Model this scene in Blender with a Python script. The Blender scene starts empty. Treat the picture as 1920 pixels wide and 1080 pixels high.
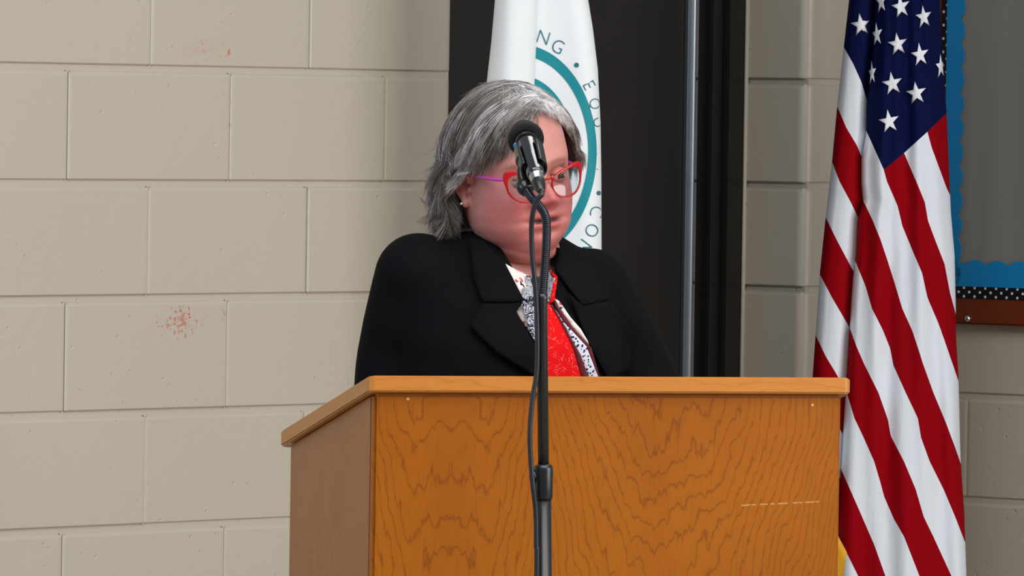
import bpy, bmesh, math, random
import numpy as np
from mathutils import Vector, Matrix, geometry
from mathutils.bvhtree import BVHTree
random.seed(7); rng = np.random.default_rng(7)
PI = math.pi
S = bpy.context.scene
COL = S.collection

# ------------------------------------------------------------------ camera
F = 14400.0; CZ = 1.566; PITCH = math.atan(338 / F); ROLL = 0.015
cam_d = bpy.data.cameras.new('camera'); cam_d.sensor_width = 36; cam_d.lens = 36 * F / 1920
cam_d.clip_start = 0.1; cam_d.clip_end = 200
cam = bpy.data.objects.new('camera', cam_d); COL.objects.link(cam)
CM = Matrix.Translation((0, 0, CZ)) @ Matrix.Rotation(PI / 2 - PITCH, 4, 'X') @ Matrix.Rotation(ROLL, 4, 'Z')
cam.matrix_world = CM
S.camera = cam
R3 = CM.to_3x3()
def ray(px, py):
    return (R3 @ Vector(((px - 960) / F, (540 - py) / F, -1))).normalized()
def P(px, py, Y):
    d = ray(px, py); t = Y / d.y
    return Vector((0, 0, CZ)) + d * t

# ------------------------------------------------------------------ world, lights, exposure
w = bpy.data.worlds.new('world'); S.world = w; w.use_nodes = True
w.node_tree.nodes['Background'].inputs[0].default_value = (0.80, 0.90, 1.0, 1)
w.node_tree.nodes['Background'].inputs[1].default_value = 0.28
def area(name, loc, target, sx, sy, power, color):
    l = bpy.data.lights.new(name, 'AREA'); l.shape = 'RECTANGLE'; l.size = sx; l.size_y = sy
    l.energy = power; l.color = color
    o = bpy.data.objects.new(name, l); COL.objects.link(o); o.location = loc
    o.rotation_euler = (Vector(target) - Vector(loc)).to_track_quat('-Z', 'Y').to_euler()
    return o
area('window_light_right', (6.5, 8.5, 2.3), (0.0, 13.0, 1.4), 5.0, 2.2, 268, (1.0, 0.98, 0.95))
area('ceiling_light', (0.6, 9.3, 3.6), (0.6, 9.9, 0), 4.0, 3.0, 150, (1.0, 0.97, 0.92))
area('ceiling_panel_front', (0.55, 12.3, 3.3), (0.5, 12.25, 0), 0.6, 1.2, 9, (1.0, 0.98, 0.96))
area('window_light_left', (-6.0, 8.0, 2.2), (0.2, 13.0, 1.4), 3.0, 2.0, 95, (0.50, 0.68, 1.0))
S.view_settings.view_transform = 'Standard'; S.view_settings.look = 'None'
S.view_settings.exposure = 0.09; S.view_settings.gamma = 1.0; S.view_settings.use_curve_mapping = False

# ------------------------------------------------------------------ materials
def lin(c):
    return tuple(((x / 255) / 12.92 if x / 255 <= 0.04045 else ((x / 255 + 0.055) / 1.055) ** 2.4) for x in c) + (1,)
class NT:
    def __init__(s, name):
        s.m = bpy.data.materials.new(name); s.m.use_nodes = True
        s.t = s.m.node_tree; s.b = s.t.nodes['Principled BSDF']
    def n(s, typ, **kw):
        nd = s.t.nodes.new(typ)
        for k, v in kw.items(): setattr(nd, k, v)
        return nd
    def l(s, a, b): s.t.links.new(a, b)
    def put(s, sock, v):
        if hasattr(v, 'is_output') or isinstance(v, bpy.types.NodeSocket): s.l(v, sock)
        else: sock.default_value = v
    def math(s, op, a, b=None, c=None):
        nd = s.n('ShaderNodeMath', operation=op)
        for i, v in enumerate((a, b, c)):
            if v is not None: s.put(nd.inputs[i], v)
        return nd.outputs[0]
    def mix(s, f, a, b):
        nd = s.n('ShaderNodeMix', data_type='RGBA')
        s.put(nd.inputs[0], f); s.put(nd.inputs[6], a); s.put(nd.inputs[7], b)
        return nd.outputs[2]
    def noise(s, vec, scale, detail=3, rough=0.5, dist=0):
        nd = s.n('ShaderNodeTexNoise')
        if vec is not None: s.l(vec, nd.inputs['Vector'])
        nd.inputs['Scale'].default_value = scale; nd.inputs['Detail'].default_value = detail
        nd.inputs['Roughness'].default_value = rough; nd.inputs['Distortion'].default_value = dist
        return nd.outputs[0]
    def ramp(s, f, stops):
        nd = s.n('ShaderNodeValToRGB'); s.l(f, nd.inputs[0])
        e = nd.color_ramp.elements
        while len(e) < len(stops): e.new(0.5)
        for i, (p, c) in enumerate(stops): e[i].position = p; e[i].color = c
        return nd.outputs[0]
    def bump(s, h, strength, dist):
        nd = s.n('ShaderNodeBump'); s.l(h, nd.inputs['Height'])
        nd.inputs['Strength'].default_value = strength; nd.inputs['Distance'].default_value = dist
        s.l(nd.outputs[0], s.b.inputs['Normal']); return nd.outputs[0]
    def base(s, v): s.put(s.b.inputs['Base Color'], v)
    def rough(s, v): s.put(s.b.inputs['Roughness'], v)
    def pos(s): return s.n('ShaderNodeNewGeometry').outputs['Position']
    def obj(s): return s.n('ShaderNodeTexCoord').outputs['Object']
    def attr(s, name, out='Fac'):
        nd = s.n('ShaderNodeAttribute', attribute_name=name); return nd.outputs[out]
def plain(name, c, rough=0.5, metal=0.0, spec=0.5, noise=0.06, bump=0.0, bscale=300, coat=0):
    m = NT(name); n = m.noise(m.obj(), 14, 3)
    c = lin(c); lo = tuple(x * (1 - noise) for x in c[:3]) + (1,); hi = tuple(min(1, x * (1 + noise)) for x in c[:3]) + (1,)
    m.base(m.mix(n, lo, hi)); m.rough(rough); m.b.inputs['Metallic'].default_value = metal
    m.b.inputs['Specular IOR Level'].default_value = spec
    m.b.inputs['Coat Weight'].default_value = coat
    if bump: m.bump(m.noise(m.obj(), bscale, 2), bump, 0.001)
    return m.m

PHI = math.radians(49)
Z0 = F * 0.2032 / 219.5; X0 = -960 / F * Z0
def u_at(px, v=0.0):        # where the sight line at pixel column px (eye level) meets the left wall set back by v
    k = (px - 960) / F
    x0 = X0 - v * math.sin(PHI); y0 = Z0 + v * math.cos(PHI)
    return (k * y0 - x0) / (math.cos(PHI) - k * math.sin(PHI))

def mat_wall():
    m = NT('painted_block'); p = m.pos()
    sep = m.n('ShaderNodeSeparateXYZ'); m.l(p, sep.inputs[0])
    c = lin((191, 182, 166))
    big = m.noise(p, 2.2, 3); fine = m.noise(p, 60, 4)
    col = m.mix(m.math('MULTIPLY', big, 0.5), c, lin((181, 172, 157)))
    # red scuffs: paint marks at two places on the left wall, in wall coordinates (u, z)
    u = m.math('ADD', m.math('MULTIPLY', m.math('SUBTRACT', sep.outputs[0], X0), math.cos(PHI)),
               m.math('MULTIPLY', m.math('SUBTRACT', sep.outputs[1], Z0), math.sin(PHI)))
    def blob(u0, z0, su, sz):
        a = m.math('POWER', m.math('DIVIDE', m.math('SUBTRACT', u, u0), su), 2.0)
        b = m.math('POWER', m.math('DIVIDE', m.math('SUBTRACT', sep.outputs[2], z0), sz), 2.0)
        return m.math('SUBTRACT', 1.0, m.math('ADD', a, b))
    def uz(px, py):
        uu = u_at(px + ROLL * (py - 202)); Y = Z0 + uu * math.sin(PHI)
        return uu, P(px, py, Y).z
    nz = m.noise(p, 150, 3, 0.6)
    for (px, py, su, sz, amp, cc) in ((333, 604, 0.070, 0.030, 0.60, (185, 70, 72)), (346, 592, 0.014, 0.014, 0.95, (200, 38, 68)),
                                      (414, 590, 0.010, 0.014, 0.5, (190, 85, 85)), (380, 92, 0.08, 0.024, 0.36, (196, 128, 116)),
                                      (424, 97, 0.009, 0.010, 0.75, (205, 100, 96))):
        uu, zz = uz(px, py)
        f = m.math('ADD', m.math('MULTIPLY', m.math('MAXIMUM', m.math('MINIMUM', blob(uu, zz, su, sz), 1.0), -1.0), 0.14), nz)
        f = m.math('MULTIPLY', m.math('GREATER_THAN', f, 0.66), m.math('GREATER_THAN', blob(uu, zz, su * 1.2, sz * 1.2), 0.0))
        col = m.mix(m.math('MULTIPLY', f, amp), col, lin(cc))
    m.base(col); m.rough(0.36); m.b.inputs['Specular IOR Level'].default_value = 0.45
    # rolled-paint skin, soft dips and sparse pits
    v = m.n('ShaderNodeTexVoronoi'); m.l(p, v.inputs['Vector']); v.inputs['Scale'].default_value = 36
    pit = m.ramp(v.outputs['Distance'], [(0.05, (0, 0, 0, 1)), (0.13, (1, 1, 1, 1))])
    gate = m.ramp(m.noise(p, 9, 2), [(0.50, (1, 1, 1, 1)), (0.60, (0, 0, 0, 1))])
    pit2 = m.math('MAXIMUM', pit, gate)
    h = m.math('ADD', m.math('MULTIPLY', m.noise(p, 130, 3), 0.35), m.math('MULTIPLY', pit2, 0.8))
    h = m.math('ADD', h, m.math('MULTIPLY', m.noise(p, 28, 2), 0.5))
    m.bump(h, 0.9, 0.0014)
    return m.m

def mat_oak(name, front, along_x=False):
    m = NT(name); o = m.obj()
    sep = m.n('ShaderNodeSeparateXYZ'); m.l(o, sep.inputs[0]); x, y, z = sep.outputs
    comb = m.n('ShaderNodeCombineXYZ')
    xm = m.math('ADD', m.math('MULTIPLY', m.math('ABSOLUTE', m.math('SUBTRACT', x, 0.118)), 1.0), 0.118) if front else x
    if along_x: x, z = z, x; xm = x
    m.l(m.math('MULTIPLY', xm, 9.0), comb.inputs[0]); m.l(m.math('MULTIPLY', y, 9.0), comb.inputs[1]); m.l(m.math('MULTIPLY', z, 4.0), comb.inputs[2])
    wob = m.noise(comb.outputs[0], 1.0, 4, 0.55)
    comb2 = m.n('ShaderNodeCombineXYZ')
    m.l(m.math('MULTIPLY', xm, 110.0), comb2.inputs[0]); m.l(m.math('MULTIPLY', y, 110.0), comb2.inputs[1]); m.l(m.math('MULTIPLY', z, 9.0), comb2.inputs[2])
    rag = m.noise(comb2.outputs[0], 1.0, 3, 0.6)
    comb3 = m.n('ShaderNodeCombineXYZ')
    m.l(m.math('MULTIPLY', x, 480.0), comb3.inputs[0]); m.l(m.math('MULTIPLY', y, 480.0), comb3.inputs[1]); m.l(m.math('MULTIPLY', z, 22.0), comb3.inputs[2])
    pore = m.noise(comb3.outputs[0], 1.0, 2, 0.5)
    if front:      # three veneer leaves, book-matched about the left seam, each with its own cathedral
        s1 = m.math('ABSOLUTE', m.math('SUBTRACT', x, 0.118))                 # mirrored leaves
        fa = m.math('ADD', m.math('MULTIPLY', m.math('POWER', m.math('SUBTRACT', s1, 0.035), 2.0), 560.0), m.math('MULTIPLY', z, -15.0))
        dx = m.math('SUBTRACT', x, 0.455)
        fb = m.math('ADD', m.math('MULTIPLY', m.math('POWER', m.math('ABSOLUTE', dx), 2.0), 250.0), m.math('MULTIPLY', z, -19.0))
        isb = m.math('GREATER_THAN', x, 0.262)
        f = m.math('ADD', m.math('MULTIPLY', fa, m.math('SUBTRACT', 1.0, isb)), m.math('MULTIPLY', fb, isb))
    else:
        f = m.math('ADD', m.math('MULTIPLY', y, 60.0), m.math('MULTIPLY', x, 60.0))
        f = m.math('ADD', f, m.math('MULTIPLY', z, 1.2))
    f = m.math('ADD', f, m.math('MULTIPLY', wob, 7.0 if front else 5.0))
    f = m.math('ADD', f, m.math('MULTIPLY', rag, 0.9))
    fr = m.math('FRACT', f)
    line = m.ramp(fr, [(0.0, (0.5, 0.5, 0.5, 1)), (0.06, (0.05, 0.05, 0.05, 1)), (0.45, (0, 0, 0, 1)), (0.84, (0.10, 0.10, 0.10, 1)), (0.95, (1, 1, 1, 1)), (1.0, (0.5, 0.5, 0.5, 1))])
    light = lin((163, 92, 13)); dark = lin((98, 44, 5))
    if along_x: light = lin((194, 124, 48)); dark = lin((134, 74, 20))
    patch = m.ramp(m.noise(comb.outputs[0], 0.55, 3, 0.6), [(0.42, (0, 0, 0, 1)), (0.66, (1, 1, 1, 1))])
    amt = m.math('MULTIPLY', line, m.math('ADD', 0.25, m.math('MULTIPLY', rag, 0.95)))
    amt = m.math('MULTIPLY', amt, 0.72 if front else 0.35)
    col = m.mix(m.math('MULTIPLY', patch, 0.0 if along_x else 0.6), light, lin((144, 75, 9)))
    col = m.mix(amt, col, dark)
    col = m.mix(m.math('MULTIPLY', m.ramp(pore, [(0.55, (0, 0, 0, 1)), (0.72, (1, 1, 1, 1))]), 0.22), col, dark)
    if front:      # pale scratch low on the right
        sx = m.math('MULTIPLY', m.math('GREATER_THAN', x, 0.565), m.math('LESS_THAN', x, 0.69))
        line_z = m.math('ADD', 0.985, m.math('MULTIPLY', m.math('SUBTRACT', x, 0.63), 0.045))
        sz = m.math('LESS_THAN', m.math('ABSOLUTE', m.math('SUBTRACT', z, line_z)), 0.0011)
        sc = m.math('MULTIPLY', m.math('MULTIPLY', sx, sz), m.math('GREATER_THAN', m.noise(o, 160, 3), 0.46))
        col = m.mix(m.math('MULTIPLY', sc, 0.42), col, lin((222, 178, 120)))
    m.base(col); m.rough(0.32 if front else 0.27); m.b.inputs['Specular IOR Level'].default_value = 0.22 if front else 0.5
    m.bump(m.math('ADD', m.math('MULTIPLY', pore, 0.4), line), 0.12, 0.0006)
    return m.m

M = {}
M['wall'] = mat_wall()
M['mortar'] = M['wall']
M['floor'] = plain('floor_tile', (150, 140, 125), 0.4)
M['door'] = plain('dark_bronze_door', (36, 33, 31), 0.45, 0.0, 0.35)
M['frame_dark'] = plain('dark_bronze_frame', (30, 28, 27), 0.38, 0.0, 0.4)
M['alu'] = plain('brushed_aluminium', (176, 186, 196), 0.38, 1.0)
M['screw'] = plain('dark_screw', (60, 62, 66), 0.4, 0.8)
M['oak_front'] = mat_oak('oak_veneer_cathedral', True)
M['oak'] = mat_oak('oak_straight', False)
M['oak_edge'] = mat_oak('oak_edge_band', False, True)
M['nail'] = plain('pale_filler', (205, 160, 100), 0.6)
M['black_metal'] = plain('black_enamel', (22, 23, 26), 0.33, 0.0, 0.6)
M['black_plastic'] = plain('black_plastic', (17, 18, 20), 0.30, 0.0, 0.6)
M['rubber'] = plain('cable_rubber', (24, 26, 32), 0.45, 0.0, 0.5)
M['mic_gloss'] = plain('gloss_black_body', (12, 12, 14), 0.14, 0.0, 0.8, coat=0.6)
M['chrome'] = plain('satin_nickel', (205, 205, 210), 0.2, 1.0)
M['gold'] = plain('gold_fringe', (228, 165, 20), 0.6, bump=0.8, bscale=260)
M['brass'] = plain('brass_base', (170, 130, 60), 0.3, 1.0)
M['polewood'] = plain('varnished_pole', (120, 75, 35), 0.35)
def mat_cloth(name, c, rough=0.75, weave=900, amt=0.12, noise=0.05, sheen=0.15, spec=0.25):
    m = NT(name); n = m.noise(m.obj(), 10, 3); cc = lin(c)
    m.base(m.mix(n, tuple(x * (1 - noise) for x in cc[:3]) + (1,), tuple(min(1, x * (1 + noise)) for x in cc[:3]) + (1,)))
    m.rough(rough); m.b.inputs['Sheen Weight'].default_value = sheen; m.b.inputs['Specular IOR Level'].default_value = spec
    m.bump(m.noise(m.obj(), weave, 2), amt, 0.0006)
    return m.m
M['jacket'] = mat_cloth('black_suit_wool', (6, 7, 11), 0.85, sheen=0.0, spec=0.12)
M['trousers'] = mat_cloth('charcoal_trousers', (26, 27, 32), 0.8)
M['white_cloth'] = mat_cloth('white_satin_nylon', (238, 243, 246), 0.5, noise=0.02)
M['teal'] = mat_cloth('teal_print', (22, 140, 152), 0.55)
M['teal_text'] = mat_cloth('teal_letter_print', (40, 112, 126), 0.55)
M['star'] = mat_cloth('white_embroidery', (236, 238, 244), 0.6)
M['blue_paper'] = plain('blue_border_card', (8, 134, 198), 0.5)
M['black_paper'] = plain('black_border_card', (12, 12, 20), 0.5)
M['dot'] = plain('white_dot_print', (225, 225, 228), 0.5)
M['cork_frame'] = plain('mahogany_frame', (112, 48, 22), 0.28, noise=0.25)
def mat_paper():
    m = NT('grey_backing_paper'); o = m.obj(); sep = m.n('ShaderNodeSeparateXYZ'); m.l(o, sep.inputs[0])
    c = m.n('ShaderNodeCombineXYZ'); m.l(m.math('MULTIPLY', sep.outputs[0], 14.0), c.inputs[0]); m.l(m.math('MULTIPLY', sep.outputs[2], 0.8), c.inputs[2])
    m.base(m.mix(m.noise(c.outputs[0], 1.0, 2), lin((118, 116, 112)), lin((150, 150, 147)))); m.rough(0.45)
    return m.m
M['paper'] = mat_paper()
M['shoe'] = plain('black_leather', (15, 15, 16), 0.35)
def mat_flag():
    m = NT('flag_nylon_stripes')
    s = m.attr('stripe'); c = m.attr('canton')
    odd = m.math('GREATER_THAN', m.math('FRACT', m.math('MULTIPLY', s, 0.5)), 0.5)
    col = m.mix(odd, lin((226, 231, 240)), lin((146, 2, 16)))
    col = m.mix(m.math('GREATER_THAN', c, 0.0), col, lin((12, 18, 62)))
    m.base(col); m.rough(0.8); m.b.inputs['Specular IOR Level'].default_value = 0.06
    p = m.obj(); sep = m.n('ShaderNodeSeparateXYZ'); m.l(p, sep.inputs[0])
    cb = m.n('ShaderNodeCombineXYZ'); m.l(m.math('MULTIPLY', sep.outputs[0], 34.0), cb.inputs[0]); m.l(m.math('MULTIPLY', sep.outputs[2], 7.0), cb.inputs[2])
    m.bump(m.noise(cb.outputs[0], 1.0, 4, 0.55), 0.55, 0.006)
    return m.m
M['flag'] = mat_flag()
def mat_skin():
    m = NT('skin'); col = m.attr('tint', 'Color'); n = m.noise(m.obj(), 120, 3)
    hsv = m.n('ShaderNodeHueSaturation'); m.l(col, hsv.inputs['Color']); m.l(m.math('ADD', 0.92, m.math('MULTIPLY', n, 0.16)), hsv.inputs['Value'])
    m.base(hsv.outputs[0]); m.rough(0.42); m.b.inputs['Specular IOR Level'].default_value = 0.4
    m.b.inputs['Subsurface Weight'].default_value = 0.05; m.b.inputs['Subsurface Radius'].default_value = (0.012, 0.004, 0.002)
    m.b.inputs['Subsurface Scale'].default_value = 0.5
    m.bump(m.noise(m.obj(), 700, 2), 0.08, 0.0005)
    return m.m
M['skin'] = mat_skin()
def mat_hair():
    m = NT('grey_hair'); m.base(m.attr('tint', 'Color')); m.rough(0.42); m.b.inputs['Specular IOR Level'].default_value = 0.5
    return m.m
M['hair'] = mat_hair()
M['eye_white'] = plain('eye_white', (215, 205, 200), 0.2)
M['iris'] = plain('iris_brown', (60, 42, 30), 0.15)
M['brow'] = plain('brow_hair', (120, 88, 80), 0.7)
M['lip_line'] = plain('mouth_shadow', (70, 22, 24), 0.6)
M['glasses_red'] = plain('red_acetate', (172, 4, 16), 0.22, coat=0.25, spec=0.5)
M['glasses_purple'] = plain('magenta_acetate', (196, 62, 172), 0.25, coat=0.4)
def mat_lens():
    m = NT('spectacle_lens'); t = m.t
    tr = m.n('ShaderNodeBsdfTransparent'); gl = m.n('ShaderNodeBsdfGlossy'); gl.inputs['Roughness'].default_value = 0.03
    tr.inputs[0].default_value = (0.90, 0.92, 0.93, 1)
    lw = m.n('ShaderNodeLayerWeight'); fac = m.math('ADD', 0.03, m.math('MULTIPLY', m.math('POWER', lw.outputs['Facing'], 4.0), 0.5))
    mx = m.n('ShaderNodeMixShader'); m.l(fac, mx.inputs[0]); m.l(tr.outputs[0], mx.inputs[1]); m.l(gl.outputs[0], mx.inputs[2])
    m.l(mx.outputs[0], t.nodes['Material Output'].inputs[0]); return m.m
M['lens'] = mat_lens()
def mat_print(name, bg, fg, scale, lo, hi, kind='vor', fg2=None):
    m = NT(name); p = m.obj()
    if kind == 'vor':
        v = m.n('ShaderNodeTexVoronoi'); m.l(p, v.inputs['Vector']); v.inputs['Scale'].default_value = scale; f = v.outputs['Distance']
    elif kind == 'ring':
        v = m.n('ShaderNodeTexVoronoi'); m.l(p, v.inputs['Vector']); v.inputs['Scale'].default_value = scale
        f = m.math('ADD', m.math('MULTIPLY', m.math('SINE', m.math('MULTIPLY', v.outputs['Distance'], 26.0)), 0.5), m.math('MULTIPLY', m.noise(p, scale * 1.5, 3), 0.8))
    else:
        f = m.noise(p, scale, 2, 0.5, 2.0)
    fac = m.ramp(f, [(lo, (0, 0, 0, 1)), (hi, (1, 1, 1, 1))])
    col = m.mix(fac, lin(fg), lin(bg)) if kind == 'vor' else m.mix(fac, lin(bg), lin(fg))
    if fg2:
        f2 = m.ramp(m.noise(p, scale * 0.6, 2), [(0.60, (0, 0, 0, 1)), (0.63, (1, 1, 1, 1))]); col = m.mix(f2, col, lin(fg2))
    m.base(col); m.rough(0.75); m.b.inputs['Specular IOR Level'].default_value = 0.12; return m.m
M['floral'] = mat_print('cream_floral_print', (226, 218, 216), (205, 60, 80), 62, 0.24, 0.30, 'vor', (40, 36, 50))
M['bw_band'] = mat_print('black_white_border_print', (22, 24, 34), (188, 192, 205), 230, 0.48, 0.56, 'noise')
M['bw_light'] = mat_print('white_black_border_print', (178, 182, 190), (26, 30, 46), 240, 0.52, 0.58, 'noise')
M['red_print'] = mat_print('red_paisley_print', (206, 6, 12), (226, 120, 120), 70, 0.88, 0.97, 'ring')
M['maroon'] = mat_cloth('maroon_band', (86, 12, 26), 0.6)
M['navy'] = mat_cloth('navy_band', (16, 20, 40), 0.6)
M['blue_print'] = mat_print('blue_white_check_print', (205, 212, 226), (30, 38, 66), 210, 0.34, 0.42, 'vor')

# ------------------------------------------------------------------ object helpers
ORG = {}
def empty(name, loc, label=None, cat=None, group=None, kind=None):
    o = bpy.data.objects.new(name, None); o.empty_display_size = 0.1; COL.objects.link(o); o.location = loc
    tag(o, label, cat, group, kind); ORG[o.name] = Vector(loc); return o
def tag(o, label=None, cat=None, group=None, kind=None):
    if label: o['label'] = label
    if cat: o['category'] = cat
    if group: o['group'] = group
    if kind: o['kind'] = kind
    return o
def mesh(name, verts, faces, mat, parent=None, smooth=True, attrs=None, label=None, local=False, mods=()):
    me = bpy.data.meshes.new(name)
    v = np.array([tuple(a) for a in verts], dtype=float) if not isinstance(verts, np.ndarray) else verts.astype(float)
    org = ORG[parent.name] if (parent is not None and not local) else Vector((0, 0, 0))
    v = v - np.array(org)
    me.from_pydata(v.tolist(), [], [list(f) for f in faces]); me.update()
    me.materials.append(mat)
    if smooth: me.polygons.foreach_set('use_smooth', [True] * len(me.polygons))
    for k, (typ, data) in (attrs or {}).items():
        a = me.attributes.new(k, typ, 'POINT')
        a.data.foreach_set('color' if 'COLOR' in typ else 'value', np.asarray(data, dtype=np.float32).ravel())
    o = bpy.data.objects.new(name, me); COL.objects.link(o)
    if parent is not None: o.parent = parent
    ORG[o.name] = org
    if label: o['label'] = label
    return o
def add_solid(o, th, off=-1):
    md = o.modifiers.new('solid', 'SOLIDIFY'); md.thickness = th; md.offset = off; return o
def merge(*parts):
    V, Fc = [], []
    for v, f in parts:
        n = len(V); V.extend([Vector(a) for a in v]); Fc.extend([[i + n for i in q] for q in f])
    return V, Fc
def grid_faces(nr, nc, wrap=False):
    f = []
    for i in range(nr - 1):
        for j in range(nc if wrap else nc - 1):
            f.append((i * nc + j, i * nc + (j + 1) % nc, (i + 1) * nc + (j + 1) % nc, (i + 1) * nc + j))
    return f
def catmull(pts, n):
    pts = [Vector(p) for p in pts]; out = []
    q = [2 * pts[0] - pts[1]] + pts + [2 * pts[-1] - pts[-2]]
    for i in range(1, len(q) - 2):
        for k in range(n):
            t = k / n; a, b, c, d = q[i - 1], q[i], q[i + 1], q[i + 2]
            out.append(0.5 * ((2 * b) + (c - a) * t + (2 * a - 5 * b + 4 * c - d) * t * t + (3 * b - a - 3 * c + d) * t ** 3))
    out.append(pts[-1]); return out
def tube(pts, r, seg=12, cap=True):
    n = len(pts); R = r if hasattr(r, '__len__') else [r] * n
    V, T = [], []
    nrm = None
    for i in range(n):
        t = (pts[min(i + 1, n - 1)] - pts[max(i - 1, 0)]).normalized()
        if nrm is None:
            nrm = t.cross(Vector((0.3, 1, 0.2))).normalized()
        else:
            nrm = (nrm - t * nrm.dot(t)).normalized()
        b = t.cross(nrm)
        for k in range(seg):
            a = 2 * PI * k / seg; V.append(pts[i] + (nrm * math.cos(a) + b * math.sin(a)) * R[i])
    Fc = grid_faces(n, seg, True)
    if cap: Fc += [tuple(range(seg))[::-1], tuple(range((n - 1) * seg, n * seg))]
    return V, Fc
def lathe(base, axis, prof, seg=28):
    """prof: list of (distance along axis, radius)"""
    axis = Vector(axis).normalized(); base = Vector(base)
    return tube_axis(base, axis, prof, seg)
def tube_axis(base, axis, prof, seg):
    nrm = axis.orthogonal().normalized(); b = axis.cross(nrm); V = []
    for h, r in prof:
        for k in range(seg):
            a = 2 * PI * k / seg; V.append(base + axis * h + (nrm * math.cos(a) + b * math.sin(a)) * max(r, 1e-5))
    n = len(prof)
    return V, grid_faces(n, seg, True) + [tuple(range(seg))[::-1], tuple(range((n - 1) * seg, n * seg))]
def box(c, s, rot=0.0, bev=0.0):
    bm = bmesh.new(); bmesh.ops.create_cube(bm, size=1)
    for v in bm.verts: v.co = Vector((v.co.x * s[0], v.co.y * s[1], v.co.z * s[2]))
    if bev: bmesh.ops.bevel(bm, geom=bm.edges[:], offset=bev, segments=2, affect='EDGES')
    mt = Matrix.Translation(c) @ Matrix.Rotation(rot, 4, 'Z')
    V = [mt @ v.co for v in bm.verts]; bm.verts.index_update(); Fc = [[v.index for v in f.verts] for f in bm.faces]; bm.free()
    return V, Fc
def prism(poly, d, y0, y1, bev=0.0):
    """poly in (x, z), extruded along y"""
    bm = bmesh.new()
    vs = [bm.verts.new((p[0], y0, p[1])) for p in poly]; f = bm.faces.new(vs)
    r = bmesh.ops.extrude_face_region(bm, geom=[f])
    for v in r['geom']:
        if isinstance(v, bmesh.types.BMVert): v.co.y = y1
    bmesh.ops.recalc_face_normals(bm, faces=bm.faces[:])
    if bev: bmesh.ops.bevel(bm, geom=bm.edges[:], offset=bev, segments=2, affect='EDGES')
    bm.verts.index_update(); V = [v.co.copy() for v in bm.verts]; Fc = [[v.index for v in f.verts] for f in bm.faces]; bm.free()
    return V, Fc
def xf(vf, mt): return [mt @ v for v in vf[0]], vf[1]

# ------------------------------------------------------------------ walls of painted block
COURSE = 0.2032; LBL = 0.415; GAPH = 0.010; GAPV = 0.0012; HT = 13
def block_mesh(name, prof, h):
    """vertical prism over a (u, v) profile; top and bottom arrises eased"""
    n = len(prof); nr = []
    for i in range(n):
        a = Vector(prof[max(i - 1, 0)]); b = Vector(prof[min(i + 1, n - 1)]); t = (b - a).normalized(); nr.append((-(-t.y), -t.x))
    V = []
    for z, ins in ((0, 0.006), (0.0010, 0.0020), (0.0030, 0), (h - 0.0075, 0), (h - 0.0030, 0.0018), (h, 0.006)):
        for (u, v), (nx, ny) in zip(prof, nr): V.append((u - nx * ins * 0.0 + 0.0, v - ny * ins if abs(ny) > 0.5 else v, z) if abs(nx) < 0.9 else (u - nx * ins, v, z))
    Fc = grid_faces(6, n)
    me = bpy.data.meshes.new(name); me.from_pydata(V, [], [f[::1] for f in Fc]); me.update(); me.materials.append(M['wall'])
    if len(prof) > 12:
        me.polygons.foreach_set('use_smooth', [True] * len(me.polygons)); me.set_sharp_from_angle(angle=math.radians(13))
    return me
def flat_prof(L):
    return [(0, 0.03), (0, 0.0013), (0.0030, 0.0005), (0.0075, 0.0), (L / 2, 0.0), (L - 0.0075, 0.0), (L - 0.0030, 0.0005), (L, 0.0013), (L, 0.03)]
def jamb_prof(L, D, R, left):
    """left: the jamb return is at the low-u end"""
    arc = [(R - R * math.cos(a), R - R * math.sin(a)) for a in [PI / 2 * k / 8 for k in range(9)]]
    p = [(0, D), (0, D * 0.5), (0, R + 0.001)] + arc + [(R + 0.001, 0)] + [(L * 0.6 + R * 0.4, 0), (L - 0.0035, 0), (L - 0.001, 0.001), (L, 0.003), (L, 0.03)]
    return p if left else [(L - a, b) for a, b in p][::-1]
CACHE = {}
def put_block(wall, kind, u0, u1, k):
    L = round(u1 - u0 - GAPV, 4)
    if L < 0.03: return
    key = (kind, L)
    if key not in CACHE:
        pr = flat_prof(L) if kind == 'flat' else jamb_prof(L, 0.155, 0.022, kind == 'jl')
        CACHE[key] = block_mesh('block', pr, COURSE - GAPH)
    o = bpy.data.objects.new('block', CACHE[key]); COL.objects.link(o); o.parent = wall
    o.location = (u0 + GAPV / 2 if kind != 'jl' else u0, rng.normal(0, 0.0006), k * COURSE + GAPH / 2)
    if kind == 'jr': o.location.x = u0 + GAPV
def wall_backing(name, rects, loc, rz):
    V, Fc = merge(*[box(((a + b) / 2, 0.0045 + 0.095, (c + d) / 2), (b - a, 0.19, d - c)) for a, b, c, d in rects])
    o = mesh(name, V, Fc, M['mortar'], None, smooth=False); o.location = loc; o.rotation_euler = (0, 0, rz)
    o['kind'] = 'structure'; return o
UJL, UJR = u_at(845), u_at(1507)
UC = u_at(1640)
HZ = HT * COURSE; DOORH = 11 * COURSE
W1 = wall_backing('wall_left', [(-2.4, UJL - 0.01, 0, HZ), (UJL - 0.01, UJR + 0.01, DOORH, HZ), (UJR + 0.01, UC + 0.2, 0, HZ)], (X0, Z0, 0), PHI)
W1['label'] = 'cream painted block wall with red scuffs behind the lectern'
for k in range(HT):
    off = 0.163 if k % 2 == 1 else 0.163 + LBL / 2     # joint set of this course
    js = [off + n * LBL for n in range(-7, 8)]
    a = -2.4
    for j in [x for x in js if x > a + 0.05] + [99]:
        lim = UJL if k < 11 else UC
        b = min(j, lim)
        if lim - b < 0.05: b = lim
        put_block(W1, 'jr' if (b == lim and k < 11) else 'flat', a, b, k)
        a = b
        if b == lim: break
    if k < 11: put_block(W1, 'jl', UJR, UC - 0.002, k)
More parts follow.
